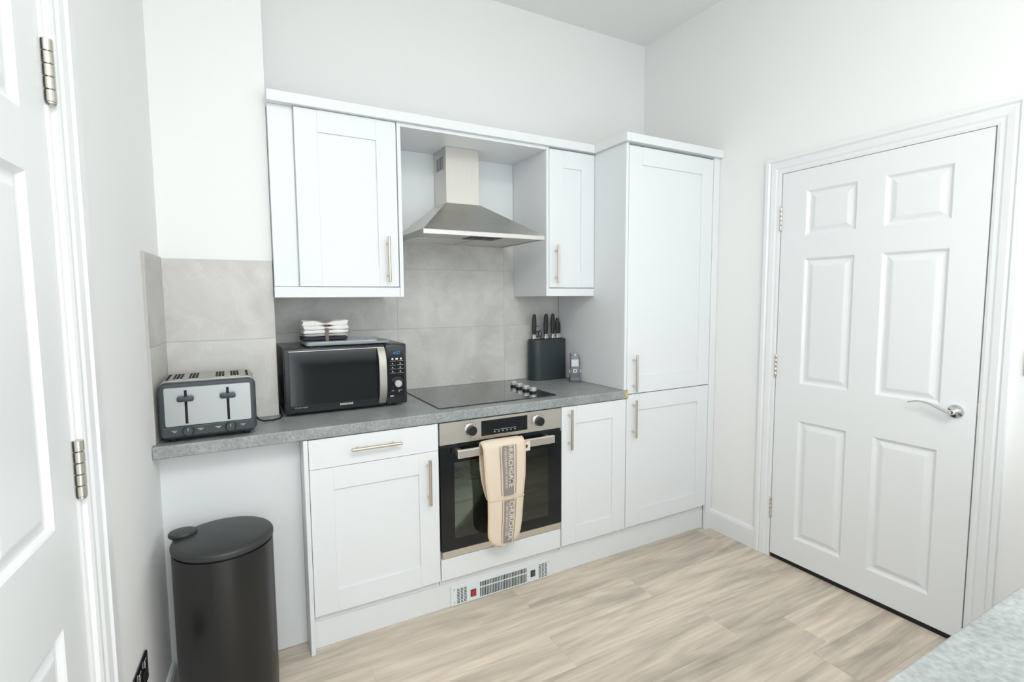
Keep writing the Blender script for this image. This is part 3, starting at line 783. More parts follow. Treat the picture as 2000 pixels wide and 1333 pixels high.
for (za, zb, yl, par) in ((0.520, 0.752, YU, c), (0.302, 0.500, YL, pocket)):
    bb = band(za, zb, 0.415, 0.70, yl, 'band', 'woven_band', par)
    for ua, ub in ((0.355, 0.372), (0.745, 0.762)): band(za + 0.004, zb, ua, ub, yl, 'band', 'woven_stripe', par)
    L, R_ = edge((za + zb) / 2); w = R_ - L
    def lay(u_, v_, zs, ul, yl=yl): 
        z = zs - u_; LL, RR = edge(max(z, 0.33)); return (LL + (RR - LL) * ul + v_, yl - 0.0006, z)
    bm = B()
    if za > 0.5: text_bm(bm, 'HURCHGATE', 0.0325, lambda a, b_: lay(a, b_, 0.752, 0.565), bold=True)
    else: text_bm(bm, 'CHURCHGA', 0.0325, lambda a, b_: lay(a, b_, 0.496, 0.565), bold=True)
    obj('lettering', bm, 'ltr', bb)
    # second, finer woven row too small to read
    bm = B(); rg = random.Random(5); z = zb - 0.01
    while z > za + 0.035:
        hh = rg.choice((0.0028, 0.0036, 0.0046)); LL, RR = edge(max(z, 0.33)); x = LL + (RR - LL) * 0.462
        box(bm, x, x + 0.012, yl - 0.0006, yl, z - 0.0011, z); 
        box(bm, x + rg.choice((0, 0.0055, 0.0105)), x + rg.choice((0.0125, 0.012)), yl - 0.0006, yl, z - hh, z - hh + 0.0012)
        z -= hh + 0.0030
    obj('fine_weave_row', bm, 'ltr', bb)
bm = B(); box(bm, 0.384, 0.424, -0.0690, -0.0660, 0.703, 0.748, 0.001); tg = obj('hanging_loop', bm, 'cream', c)
bm = B(); lathe(bm, [(0.0075, -0.0690), (0.0075, -0.0705), (0.0045, -0.0708)], (0.404, 0, 0.726), 'y', 20, (0.75, 1)); obj('eyelet', bm, 'eyelet', tg)

# --- hob
c = thing('hob', 'black glass ceramic hob with four steel knobs set in the worktop', 'hob', (0.345, 0.33, WT))
bm = B(); prism(bm, rrect(0.026, 0.660, 0.062, 0.592, 0.004, 3), 'z', WT, WT + 0.0045, bev=0.0012, seg=1); obj('glass_top', bm, 'hob', c)
for ky, kx in ((0.398, 0.598), (0.326, 0.592), (0.250, 0.589), (0.180, 0.590)):
    bm = B(); lathe(bm, [(0.0185, 0.0045), (0.0185, 0.013), (0.018, 0.0135)], (kx, ky, WT), 'z', 28); kb = obj('knob', bm, 'black', c, smooth=30)
    bm = B(); lathe(bm, [(0.0192, 0.0135), (0.0196, 0.0145), (0.0190, 0.031), (0.0180, 0.0325)], (kx, ky, WT), 'z', 28); obj('knob_cap', bm, 'knobsilver', kb, smooth=30)

# --- extractor hood
c = thing('extractor_hood', 'brushed steel pyramid extractor hood with chimney over the hob', 'extractor hood', (0.33, 0.4, 1.706))
HX0, HX1, HY0, HY1 = 0.006, 0.652, 0.162, 0.6175
bm = B(); with_holes(bm, HX0, HX1, HY0, HY1, 1.7065, 1.7285, [], 'y') if False else None
b2 = B()
box(b2, HX0, HX1, HY0, HY0 + 0.012, 1.7065, 1.7285, 0.001); box(b2, HX0, HX0 + 0.012, HY0 + 0.012, HY1, 1.7065, 1.7285); box(b2, HX1 - 0.012, HX1, HY0 + 0.012, HY1, 1.7065, 1.7285); box(b2, HX0, HX1, HY1 - 0.012, HY1, 1.7065, 1.7285)
obj('rim', b2, 'steel', c)
CX0, CX1, CY0 = 0.232, 0.419, 0.442
t = B()
lo = [t.verts.new(p) for p in ((HX0, HY0, 1.7285), (HX1, HY0, 1.7285), (HX1, HY1, 1.7285), (HX0, HY1, 1.7285))]
hi = [t.verts.new(p) for p in ((CX0 - 0.004, CY0 - 0.004, 1.906), (CX1 + 0.004, CY0 - 0.004, 1.906), (CX1 + 0.004, HY1, 1.906), (CX0 - 0.004, HY1, 1.906))]
for i in range(4): t.faces.new((lo[i], lo[(i + 1) % 4], hi[(i + 1) % 4], hi[i]))
t.faces.new(hi); t.faces.new(lo[::-1])
bmesh.ops.recalc_face_normals(t, faces=t.faces[:])
obj('canopy', t, 'steel', c)
bm = B(); box(bm, CX0, CX1, CY0, HY1, 1.906, 2.1905, 0.0008); ch = obj('chimney', bm, 'steelv', c)
bm = B()
for k in range(6): box(bm, CX0 - 0.0004, CX0 + 0.0008, CY0 + 0.035 + 0.017 * k, CY0 + 0.044 + 0.017 * k, 2.085, 2.150)
obj('chimney_vent', bm, 'darkgrey', ch)
for a in ((0.022, 0.327), (0.331, 0.636)):
    bm = B(); box(bm, a[0], a[1], HY0 + 0.16, HY1 - 0.02, 1.709, 1.713, 0.001)
    fl = obj('grease_filter', bm, 'mesh', c)
    bm = B()
    for k in range(6):
        yy = HY0 + 0.175 + k * 0.043
        box(bm, a[0] + 0.01, a[1] - 0.01, yy, yy + 0.004, 1.7078, 1.7092)
    obj('filter_bar', bm, 'steel', fl)
bm = B(); box(bm, HX0 + 0.012, HX1 - 0.012, HY0 + 0.012, HY0 + 0.158, 1.710, 1.714); obj('under_plate', bm, 'steel', c)
bm = B(); box(bm, 0.262, 0.432, HY0 + 0.013, HY0 + 0.158, 1.7078, 1.7105, 0.001); ct = obj('control_recess', bm, 'black', c)
for k in range(5):
    bm = B(); box(bm, 0.276 + k * 0.031, 0.296 + k * 0.031, HY0 + 0.050, HY0 + 0.120, 1.7058, 1.7080, 0.001); obj('button', bm, 'charcoal' if k % 2 else 'darkgrey', ct)

# --- plinth heater
c = thing('plinth_heater', 'white kickspace heater grille with red switch below the oven', 'heater', (0.32, 0.02, 0.0))
PY = 0.0200
bm = B(); box(bm, 0.052, 0.590, PY, 0.0275, 0.002, 0.096, 0.001); obj('face_plate', bm, 'plate', c)
bm = B()
for k in range(30):
    xx = 0.199 + k * 0.00855
    box(bm, xx, xx + 0.0048, PY - 0.0006, PY + 0.001, 0.058, 0.081); box(bm, xx, xx + 0.0048, PY - 0.0006, PY + 0.001, 0.009, 0.052)
g = obj('centre_grille', bm, 'slot', c)
for gx in (0.082, 0.524):
    bm = B()
    for cx_ in (0, 0.0175, 0.0350):
        for k in range(10): box(bm, gx + cx_, gx + cx_ + 0.0125, PY - 0.0006, PY + 0.001, 0.010 + k * 0.0072, 0.0136 + k * 0.0072)
    obj('side_grille', bm, 'slot', c)
bm = B(); box(bm, 0.150, 0.178, PY - 0.003, PY, 0.022, 0.056, 0.001); sw = obj('rocker_switch', bm, 'black', c)
bm = B(); prism(bm, [(PY - 0.003, 0.025), (PY - 0.0045, 0.026), (PY - 0.007, 0.053), (PY - 0.003, 0.053)], 'x', 0.153, 0.175); obj('rocker', bm, 'red', sw, label='red rocker')
bm = B(); box(bm, 0.476, 0.502, PY - 0.003, PY, 0.027, 0.060, 0.001); sw = obj('rocker_switch', bm, 'black', c)
bm = B(); prism(bm, [(PY - 0.003, 0.030), (PY - 0.0045, 0.031), (PY - 0.007, 0.057), (PY - 0.003, 0.057)], 'x', 0.479, 0.499); obj('rocker', bm, 'darkgrey', sw)
for sx in (0.068, 0.582):
    for sz in (0.018, 0.080):
        bm = B(); lathe(bm, [(0.0042, 0.0), (0.0042, -0.0012), (0.002, -0.002)], (sx, PY, sz), 'y', 12); obj('screw', bm, 'chrome', c)

# ================================================================== THINGS ON THE WORKTOP
# --- microwave
MX0, MX1, MY0, MY1, MZ0, MZ1 = -0.589, -0.064, 0.236, 0.600, 0.928, 1.206
c = thing('microwave', 'black microwave with silver handle and dial on the worktop', 'microwave', ((MX0 + MX1) / 2, 0.42, WT))
bm = B(); box(bm, MX0 + 0.004, MX1 - 0.002, MY0 + 0.030, MY1, MZ0 + 0.002, MZ1, 0.004, 2); obj('casing', bm, 'mwblack', c)
XS = -0.163
bm = B(); box(bm, MX0, XS - 0.0012, MY0, MY0 + 0.030, MZ0, MZ1 - 0.001, 0.006, 3); dr = obj('door', bm, 'mwblack', c, smooth=40)
bm = B(); box(bm, MX0 + 0.020, -0.202, MY0 - 0.0015, MY0 + 0.003, MZ0 + 0.022, MZ1 - 0.014, 0.0012); obj('door_glass', bm, 'blackgloss', dr)
bm = B(); box(bm, MX0 + 0.020, XS - 0.004, MY0 - 0.0022, MY0 + 0.001, MZ1 - 0.0135, MZ1 - 0.0115); obj('top_trim', bm, 'steel', dr)
bm = B(); box(bm, XS + 0.0012, MX1, MY0, MY0 + 0.030, MZ0, MZ1 - 0.001, 0.006, 3); cp = obj('control_panel', bm, 'mwblack', c, smooth=40)
bm = B(); box(bm, XS + 0.006, MX1 - 0.012, MY0 - 0.0012, MY0 + 0.002, MZ0 + 0.030, MZ1 - 0.016, 0.001); cpf = obj('panel_face', bm, 'blackgloss', cp)
PF = MY0 - 0.0018
# curved handle
t = B(); prev = None; NH = 16
for i in range(NH + 1):
    a = i / NH; z = MZ0 + 0.010 + (MZ1 - MZ0 - 0.024) * a
    bow = 0.024 * (1 - abs(2 * a - 1) ** 4.0)
    xs0 = -0.199 + 0.003 * (1 - abs(2 * a - 1) ** 3); w = 0.033
    ya = MY0 - 0.002 - bow
    cur = [t.verts.new(p) for p in ((xs0, ya, z), (xs0 + w, ya, z), (xs0 + w, ya + 0.010, z), (xs0, ya + 0.010, z))]
    if prev:
        for k in range(4): t.faces.new((prev[k], prev[(k + 1) % 4], cur[(k + 1) % 4], cur[k]))
    else: t.faces.new(cur)
    prev = cur
t.faces.new(prev[::-1]); bmesh.ops.recalc_face_normals(t, faces=t.faces[:])
obj('handle', t, 'mwsilver', dr, smooth=40, label='bowed silver microwave door handle')
bm = B(); text_bm(bm, 'SAMSUNG', 0.0125, lambda a, b_: (-0.3685 + a, PF, 0.9475 + b_), bold=True); obj('lettering', bm, 'print_white', dr)
bm = B(); text_bm(bm, 'Ceramic Inside', 0.0085, lambda a, b_: (-0.552 + a + b_ * 0.25, PF, 0.951 + b_)); obj('lettering', bm, 'print_grey', dr)
bm = B(); text_bm(bm, '4:57', 0.019, lambda a, b_: (-0.126 + a, PF - 0.0002, 1.158 + b_)); obj('clock_digits', bm, 'blue', cpf)
bm = B()
for k, bx_ in enumerate((-0.130, -0.110, -0.090)):
    if k == 1: box(bm, bx_ - 0.006, bx_ + 0.006, PF, PF + 0.001, 1.133, 1.1405)
    else: lathe(bm, [(0.0048, 0.0), (0.0048, -0.0006)], (bx_, PF + 0.0006, 1.1368), 'y', 14)
obj('button_icon', bm, 'print_white', cpf)
bm = B()
for k in range(4):
    z = 1.1265 - k * 0.0185
    box(bm, -0.142, -0.114, PF, PF + 0.001, z, z + 0.0014); box(bm, -0.108, -0.080, PF, PF + 0.001, z, z + 0.0014)
    if k:
        for bx_ in (-0.130, -0.094): box(bm, bx_ - 0.0028, bx_ + 0.0028, PF, PF + 0.001, z + 0.0050, z + 0.0105)
obj('button_icon', bm, 'print_grey', cpf)
bm = B(); lathe(bm, [(0.0205, 0.002), (0.0205, -0.004), (0.0195, -0.005)], (-0.110, PF, 1.024), 'y', 32); kn = obj('dial', bm, 'black', cp, smooth=30)
bm = B(); lathe(bm, [(0.0178, -0.004), (0.0172, -0.020), (0.0155, -0.022)], (-0.110, PF, 1.024), 'y', 32); obj('dial_cap', bm, 'steelv', kn, smooth=30)
bm = B()
for a in range(-60, 75, 12):
    q = math.radians(a); cx, cz = -0.110 + 0.0265 * math.sin(q), 1.024 + 0.0265 * math.cos(q)
    box(bm, cx - 0.0009, cx + 0.0009, PF, PF + 0.001, cz - 0.0009, cz + 0.0009)
box(bm, -0.137, -0.125, PF, PF + 0.001, 0.9880, 0.9905); box(bm, -0.108, -0.086, PF, PF + 0.001, 0.9890, 0.9915); box(bm, -0.104, -0.100, PF, PF + 0.001, 0.982, 0.988)
box(bm, -0.1445, -0.1275, PF, PF + 0.001, 0.9625, 0.9690)
obj('dial_marks', bm, 'print_grey', cpf)['kind'] = 'stuff'
for fx in (MX0 + 0.05, MX1 - 0.05):
    for fy in (MY0 + 0.05, MY1 - 0.05):
        bm = B(); lathe(bm, [(0.014, 0.0), (0.016, 0.013)], (fx, fy, WT + 0.0002), 'z', 16); obj('foot', bm, 'rubber', c)

# --- kitchen scale on the microwave
c = thing('kitchen_scale', 'flat silver-grey kitchen scale with dark end strip lying on microwave', 'kitchen scale', (-0.31, 0.38, MZ1))
bm = B(); prism(bm, rrect(-0.494, -0.128, 0.268, 0.498, 0.014), 'z', MZ1 + 0.004, MZ1 + 0.017, bev=0.003); obj('base', bm, 'scalebase', c, smooth=40)
bm = B(); prism(bm, rrect(-0.488, -0.186, 0.272, 0.494, 0.010), 'z', MZ1 + 0.0168, MZ1 + 0.0205, bev=0.001, seg=1); obj('platform', bm, 'scale', c)
bm = B(); box(bm, -0.184, -0.134, 0.274, 0.492, MZ1 + 0.0166, MZ1 + 0.0185, 0.001); pn = obj('control_strip', bm, 'blackgloss', c)
bm = B(); lathe(bm, [(0.007, 0.0), (0.007, 0.001)], (-0.218, 0.345, MZ1 + 0.0203), 'z', 16); obj('sensor_dot', bm, 'black', c)
for fx in (-0.47, -0.15):
    for fy in (0.29, 0.475):
        bm = B(); lathe(bm, [(0.009, 0.0), (0.009, 0.0045)], (fx, fy, MZ1 + 0.0002), 'z', 12); obj('foot', bm, 'rubber', c)

# --- tied bundle of tea towels
TZ = MZ1 + 0.0207
c = thing('tea_towel_bundle', 'tied bundle of folded white, mauve and charcoal tea towels on the scale', 'tea towels', (-0.40, 0.39, TZ))
def towel(z0, h, x0, x1, y0, y1, mat, seed, dip, flare=0.0):
    """folded towel: rolled front fold, soft edges, waist pinched under the ribbon"""
    rg = random.Random(seed); t = bmesh.new(); rings = []; NX = 28
    K = 20
    for i in range(NX + 1):
        a = i / NX; x = x0 + (x1 - x0) * a
        pinch = 1 - dip * math.exp(-((a - 0.52) / 0.15) ** 2)
        endc = 1 - 0.25 * (abs(2 * a - 1) ** 10)
        ring = []
        for k in range(K):
            ph = 2 * math.pi * k / K
            cy = math.copysign(abs(math.cos(ph)) ** 0.35, math.cos(ph)); cz = math.copysign(abs(math.sin(ph)) ** 0.6, math.sin(ph))
            yy = (y0 + y1) / 2 + (y1 - y0) / 2 * cy * (0.96 + 0.04 * pinch)
            zz = z0 + h / 2 * (1 + cz * pinch * endc) + (0.0016 * math.sin(9 * a * 6.28 * 0.3 + seed + 2 * ph) if cz > -0.5 else 0)
            if cz > 0: zz += flare * abs(2 * a - 1.04) ** 1.4 * (0.75 + 0.25 * math.sin(5 * a + seed))
            ring.append(t.verts.new((x + 0.0035 * math.sin(seed * 3 + 1.3 * k), yy + 0.002 * math.sin(11 * a + seed), max(zz, z0))))
        rings.append(ring)
    for A, C in zip(rings[:-1], rings[1:]):
        for k in range(K): t.faces.new((A[k], A[(k + 1) % K], C[(k + 1) % K], C[k]))
    t.faces.new(rings[0][::-1]); t.faces.new(rings[-1]); bmesh.ops.recalc_face_normals(t, faces=t.faces[:])
    b3 = B(); merge(b3, t)
    return obj('towel', b3, mat, c, smooth=70)
towel(TZ + 0.0000, 0.0210, -0.495, -0.308, 0.330, 0.455, 'toweld', 1, 0.10)
towel(TZ + 0.0195, 0.0140, -0.491, -0.307, 0.330, 0.455, 'towelp', 2, 0.12)
towel(TZ + 0.0310, 0.0200, -0.493, -0.305, 0.328, 0.458, 'towelw', 3, 0.16)
towel(TZ + 0.0480, 0.0200, -0.492, -0.303, 0.329, 0.460, 'towelw', 4, 0.30, 0.004)
towel(TZ + 0.0640, 0.0220, -0.496, -0.304, 0.336, 0.466, 'towelw', 5, 0.62, 0.016)
bm = B()
t = bmesh.new(); loop = [(0.3245, TZ + 0.001), (0.3235, TZ + 0.030), (0.326, TZ + 0.052), (0.338, TZ + 0.069), (0.39, TZ + 0.0765), (0.45, TZ + 0.074), (0.464, TZ + 0.050), (0.464, TZ + 0.001)]
A = [t.verts.new((-0.4045, p[0], p[1])) for p in loop]; C = [t.verts.new((-0.3895, p[0], p[1])) for p in loop]
for i in range(len(loop) - 1): t.faces.new((A[i], C[i], C[i + 1], A[i + 1]))
bmesh.ops.solidify(t, geom=t.faces[:], thickness=0.0012); merge(bm, t)
rb = obj('ribbon', bm, 'ribbon', c)
for sgn in (-1, 1):
    bm = B(); pts = [(-0.397, 0.385, TZ + 0.078), (-0.397 + sgn * 0.02, 0.375, TZ + 0.086), (-0.397 + sgn * 0.045, 0.372, TZ + 0.087), (-0.397 + sgn * 0.062, 0.362, TZ + 0.088)]
    tube(bm, pts, 0.004, 8, radii=[0.003, 0.0045, 0.0045, 0.003]); obj('bow_loop', bm, 'ribbon', rb, smooth=60)

# --- toaster
TX0, TX1, TY0, TY1, T0, T1 = -1.005, -0.705, 0.020, 0.280, 0.930, 1.131
c = thing('toaster', 'charcoal and brushed steel four-slot toaster in the corner', 'toaster', (-0.855, 0.15, WT))
bm = B(); prism(bm, rrect(TX0 + 0.002, TX1 - 0.002, T0 + 0.004, T1, 0.024, 6), 'y', TY0 + 0.028, TY1 - 0.028); obj('shell', bm, 'toasttop', c, smooth=35)
for y0_, y1_ in ((TY0, TY0 + 0.030), (TY1 - 0.030, TY1)):
    bm = B(); prism(bm, rrect(TX0, TX1, T0, T1 - 0.004, 0.024, 6), 'y', y0_, y1_, bev=0.008, seg=3); e = obj('end_frame', bm, 'charcoal', c, smooth=40)
    if y0_ == TY0: fr_ = e
bm = B(); prism(bm, rrect(TX0 + 0.017, TX1 - 0.017, T0 + 0.045, T1 - 0.020, 0.006, 3), 'y', TY0 - 0.0035, TY0 + 0.004, bev=0.001, seg=1); fp = obj('front_plate', bm, 'toaststeel', c)
bm = B(); box(bm, TX0 + 0.006, TX1 - 0.006, TY0 - 0.005, TY0 + 0.004, T0 + 0.008, T0 + 0.044, 0.003, 2); bp_ = obj('control_strip', bm, 'charcoal', c)
for lx in (-0.924, -0.7955):
    bm = B(); box(bm, lx - 0.0042, lx + 0.0042, TY0 - 0.0042, TY0 - 0.003, 0.982, 1.100, 0.0); obj('lever_slot', bm, 'rubber', fp)
    bm = B(); prism(bm, rrect(lx - 0.025, lx + 0.025, 1.063, 1.080, 0.007, 4), 'y', TY0 - 0.030, TY0 - 0.006, bev=0.003); lv = obj('lever', bm, 'charcoal', c, smooth=40)
    bm = B(); box(bm, lx - 0.003, lx + 0.003, TY0 - 0.008, TY0 - 0.002, 1.066, 1.077); obj('lever_stem', bm, 'rubber', lv)
for kx in (-0.921, -0.791):
    bm = B(); lathe(bm, [(0.0185, 0.002), (0.0185, -0.003), (0.0165, -0.006), (0.0145, -0.017), (0.013, -0.018)], (kx, TY0 - 0.004, 0.957), 'y', 28); kn = obj('browning_knob', bm, 'charcoal', c, smooth=30)
    bm = B(); box(bm, kx - 0.001, kx + 0.001, TY0 - 0.0230, TY0 - 0.0215, 0.958, 0.968); obj('pointer', bm, 'print_grey', kn)
bm = B()
for bx_ in (-0.962, -0.884, -0.830, -0.752):
    box(bm, bx_ - 0.009, bx_ + 0.009, TY0 - 0.0056, TY0 - 0.0045, 0.9590, 0.9612); box(bm, bx_ - 0.004, bx_ + 0.005, TY0 - 0.0056, TY0 - 0.0045, 0.9545, 0.9570)
obj('button_marks', bm, 'print_grey', bp_)['kind'] = 'stuff'
for sx in (-0.950, -0.902, -0.818, -0.770):
    bm = B(); box(bm, sx - 0.0165, sx + 0.0165, TY0 + 0.052, TY1 - 0.052, T1 - 0.0002, T1 + 0.0012); sl = obj('slot_rim', bm, 'toasttop', c)
    bm = B(); box(bm, sx - 0.0140, sx + 0.0140, TY0 + 0.056, TY1 - 0.056, T1 + 0.0008, T1 + 0.0018); obj('slot', bm, 'rubber', sl)
    bm = B()
    for q in (-0.006, 0.006): tube(bm, [(sx + q, TY0 + 0.057, T1 + 0.0018), (sx + q, TY1 - 0.057, T1 + 0.0018)], 0.0009, 5)
    obj('guide_wire', bm, 'wire', sl)
for sx in (TX0 + 0.024, TX1 - 0.024):
    bm = B(); box(bm, sx - 0.004, sx + 0.004, TY0 + 0.055, TY1 - 0.055, T1 - 0.0015, T1 + 0.0012); obj('warming_slot', bm, 'rubber', c)
for fx in (TX0 + 0.035, TX1 - 0.035):
    for fy in (TY0 + 0.03, TY1 - 0.03):
        bm = B(); lathe(bm, [(0.012, 0.0), (0.014, 0.016)], (fx, fy, WT + 0.0002), 'z', 14); obj('foot', bm, 'rubber', c)
# power cord from the toaster round to the corner behind the microwave
bm = B(); pts = [(-0.702, 0.205, 0.945), (-0.692, 0.205, 0.930), (-0.675, 0.205, 0.9215), (-0.640, 0.205, 0.9210), (-0.612, 0.225, 0.9210), (-0.600, 0.270, 0.9210), (-0.599, 0.33, 0.9212), (-0.599, 0.42, 0.930), (-0.599, 0.52, 0.975), (-0.599, 0.60, 1.05)]
tube(bm, pts, 0.0034, 8); single('power_cord', bm, 'rubber', 'thin black power cord between toaster and microwave', 'power cord', (-0.64, 0.21, WT), smooth=60)

# --- knife block and knives
KX, KY = 0.920, 0.556
c = thing('knife_block', 'black oval knife block standing on worktop by the tall cupboard', 'knife block', (KX, KY, WT))
def stadium(hw, hd, n=14):
    out = []
    for i in range(n + 1):
        a = -math.pi / 2 + math.pi * i / n; out.append((KX + hw - hd + hd * math.cos(a), KY + hd * math.sin(a)))
    for i in range(n + 1):
        a = math.pi / 2 + math.pi * i / n; out.append((KX - hw + hd + hd * math.cos(a), KY + hd * math.sin(a)))
    return out
t = bmesh.new(); rings = []
for hw, z in ((0.125, WT + 0.0003), (0.1275, WT + 0.003), (0.1265, WT + 0.120), (0.1250, WT + 0.243), (0.1235, WT + 0.246)):
    rings.append([t.verts.new((p[0], p[1], z)) for p in stadium(hw, 0.0545 - (0.1275 - hw))])
for A, C in zip(rings[:-1], rings[1:]):
    n = len(A)
    for k in range(n): t.faces.new((A[k], A[(k + 1) % n], C[(k + 1) % n], C[k]))
t.faces.new(rings[0][::-1]); t.faces.new(rings[-1]); bmesh.ops.recalc_face_normals(t, faces=t.faces[:])
bm = B(); merge(bm, t); obj('body', bm, 'block', c, smooth=35)
bm = B(); prism(bm, stadium(0.112, 0.042), 'z', WT + 0.2455, WT + 0.2468); obj('bristle_insert', bm, 'rubber', c)
KZ = WT + 0.247
def knife(x, y_, top, w, lean, label):
    root = thing('kitchen_knife', label, 'knife', (x, y_, KZ), group='knives in the black block')
    hb = KZ + 0.030
    bm = B(); t = bmesh.new(); rings = []
    for a, ww, dd in ((0.0, 0.80, 0.0075), (0.12, 0.92, 0.009), (0.45, 1.0, 0.0105), (0.75, 0.92, 0.0100), (0.92, 0.72, 0.0085), (1.0, 0.45, 0.0055)):
        z = hb + (top - hb) * a; xc = x + lean * (a ** 1.6)
        ring = []
        for k in range(14):
            ph = 2 * math.pi * k / 14
            ring.append(t.verts.new((xc + w / 2 * ww * math.copysign(abs(math.cos(ph)) ** 0.7, math.cos(ph)), y_ + dd * math.copysign(abs(math.sin(ph)) ** 0.8, math.sin(ph)), z)))
        rings.append(ring)
    for A, C in zip(rings[:-1], rings[1:]):
        for k in range(14): t.faces.new((A[k], A[(k + 1) % 14], C[(k + 1) % 14], C[k]))
    t.faces.new(rings[0][::-1]); t.faces.new(rings[-1]); bmesh.ops.recalc_face_normals(t, faces=t.faces[:]); merge(bm, t)
    obj('handle', bm, 'knife', root, smooth=45)
    bm = B(); prism(bm, [(x - w * 0.38, hb), (x + w * 0.30, hb), (x + w * 0.36, hb - 0.013), (x + w * 0.72, KZ + 0.0002), (x - w * 0.30, KZ + 0.0002), (x - w * 0.28, hb - 0.013)], 'y', y_ - 0.006, y_ + 0.006, bev=0.002); obj('bolster', bm, 'blade', root)
knife(0.828, 0.555, 1.315, 0.028, 0.002, 'kitchen knife with long black handle, leftmost in the knife block')
knife(0.906, 0.548, 1.316, 0.030, 0.003, 'kitchen knife with long black handle, second from left in the knife block')
knife(0.957, 0.548, 1.316, 0.030, 0.001, 'kitchen knife with long black handle, third from left in the knife block')
knife(0.992, 0.550, 1.290, 0.025, -0.001, 'short kitchen knife, fourth from left in the knife block')
knife(1.012, 0.562, 1.268, 0.022, -0.004, 'smallest kitchen knife, rightmost in the knife block')
# scissors standing in the block: two ring grips and the riveted shanks
c = thing('kitchen_scissors', 'black-handled scissors standing between knives in the knife block', 'scissors', (0.862, 0.562, KZ))
for sgn, zc in ((-1, KZ + 0.028), (1, KZ + 0.030)):
    bm = B(); pts = [(0.864 + sgn * 0.011 + 0.011 * math.cos(a), 0.562 + sgn * 0.003, zc + 0.019 * math.sin(a)) for a in [2 * math.pi * k / 18 for k in range(19)]]
    tube(bm, pts, 0.0036, 8); obj('ring_grip', bm, 'knife', c, smooth=60)
bm = B(); box(bm, 0.857, 0.870, 0.559, 0.565, KZ + 0.0003, KZ + 0.012, 0.001); obj('shank', bm, 'blade', c)
# wall socket behind the block
c = thing('wall_socket', 'small steel wall socket with red neon on tiles behind the knife block', 'socket', (0.905, 0.615, 1.17))
bm = B(); box(bm, 0.842, 0.968, 0.6135, 0.6192, 1.165, 1.252, 0.002, 2); pl = obj('face_plate', bm, 'sockplate', c)
bm = B(); box(bm, 0.868, 0.884, 0.6105, 0.6136, 1.205, 1.228, 0.001); obj('rocker', bm, 'print_grey', pl)
bm = B(); box(bm, 0.866, 0.900, 0.6125, 0.6137, 1.2345, 1.2385); obj('neon', bm, 'red', pl)

# --- little handset on its stand
c = thing('handset', 'small silver handset with pale screen standing beside the knife block', 'handset', (1.0, 0.378, WT))
def turned(bm, tilt=0.0):
    bm.transform(Matrix.Translation((1.002, 0.378, WT)) @ Matrix.Rotation(math.radians(-28), 4, 'Z') @ Matrix.Rotation(math.radians(tilt), 4, 'X')); return bm
bm = B(); prism(bm, rrect(-0.033, 0.033, -0.024, 0.026, 0.008, 4), 'z', 0.0003, 0.026, bev=0.003); obj('stand', turned(bm), 'silver', c, smooth=40)
def slanted(bm): return turned(bm, -7)
bm = B(); prism(bm, [(-0.027, 0.012), (-0.030, 0.05), (-0.026, 0.10), (-0.027, 0.148), (-0.022, 0.153), (0.024, 0.153), (0.029, 0.148), (0.028, 0.10), (0.031, 0.05), (0.028, 0.012)], 'y', -0.010, 0.010, bev=0.003); bd = obj('body', slanted(bm), 'silver', c, smooth=40)
bm = B(); box(bm, -0.020, 0.022, -0.0112, -0.0095, 0.088, 0.130, 0.0005); obj('screen', slanted(bm), 'lcd', bd)
bm = B(); with_holes(bm, -0.010, 0.012, 0.052, 0.073, -0.0115, -0.0098, [(-0.005, 0.007, 0.057, 0.068)], 'y'); obj('navigation_key', slanted(bm), 'print_white', bd)
bm = B()
for ky in (0.036, 0.046):
    for kx in (-0.018, 0.0, 0.018): box(bm, kx - 0.0055, kx + 0.0055, -0.0112, -0.0098, ky - 0.003, ky + 0.003)
obj('keypad', slanted(bm), 'darkgrey', bd)
bm = B(); lathe(bm, [(0.008, 0.150), (0.008, 0.160), (0.005, 0.163)], (0.003, 0, 0), 'z', 14); obj('top_cap', slanted(bm), 'print_white', bd)
bm = B(); tube(bm, [(-0.020, 0.004, 0.148), (-0.026, 0.008, 0.168)], 0.0045, 8); obj('aerial', slanted(bm), 'silver', bd)
bm = B(); box(bm, -0.0345, -0.029, -0.006, 0.006, 0.052, 0.070, 0.001); box(bm, 0.030, 0.0355, -0.006, 0.006, 0.052, 0.070, 0.001); obj('side_key', slanted(bm), 'print_white', bd)

# ================================================================== BIN, SOCKETS, SWITCH
BX, BY, BR, BH = -0.830, -0.106, 0.155, 0.606
c = thing('pedal_bin', 'round black pedal bin with flat lid standing by the left wall', 'bin', (BX, BY, 0))
bm = B(); lathe(bm, [(BR - 0.012, 0.0003), (BR - 0.004, 0.004), (BR - 0.004, 0.030), (BR - 0.008, 0.032)], (BX, BY, 0), 'z', 64); obj('base_ring', bm, 'rubber', c, smooth=35)
bm = B(); lathe(bm, [(BR - 0.010, 0.030), (BR - 0.003, 0.036), (BR - 0.002, 0.06), (BR - 0.002, BH - 0.030), (BR - 0.003, BH - 0.026), (BR - 0.010, BH - 0.024)], (BX, BY, 0), 'z', 96); obj('body', bm, 'bin', c, smooth=35)
bm = B(); lathe(bm, [(BR - 0.008, BH - 0.024), (BR - 0.007, BH - 0.018), (BR, BH - 0.017), (BR + 0.0005, BH - 0.005), (BR - 0.003, BH + 0.001), (BR - 0.02, BH + 0.004), (BR * 0.5, BH + 0.009), (0.01, BH + 0.011)], (BX, BY, 0), 'z', 96); lid = obj('lid', bm, 'binlid', c, smooth=50)
hd = Vector((-0.939 - BX, -0.050 - BY, 0)).normalized()
hc = Vector((BX, BY, BH)) + hd * (BR - 0.018)
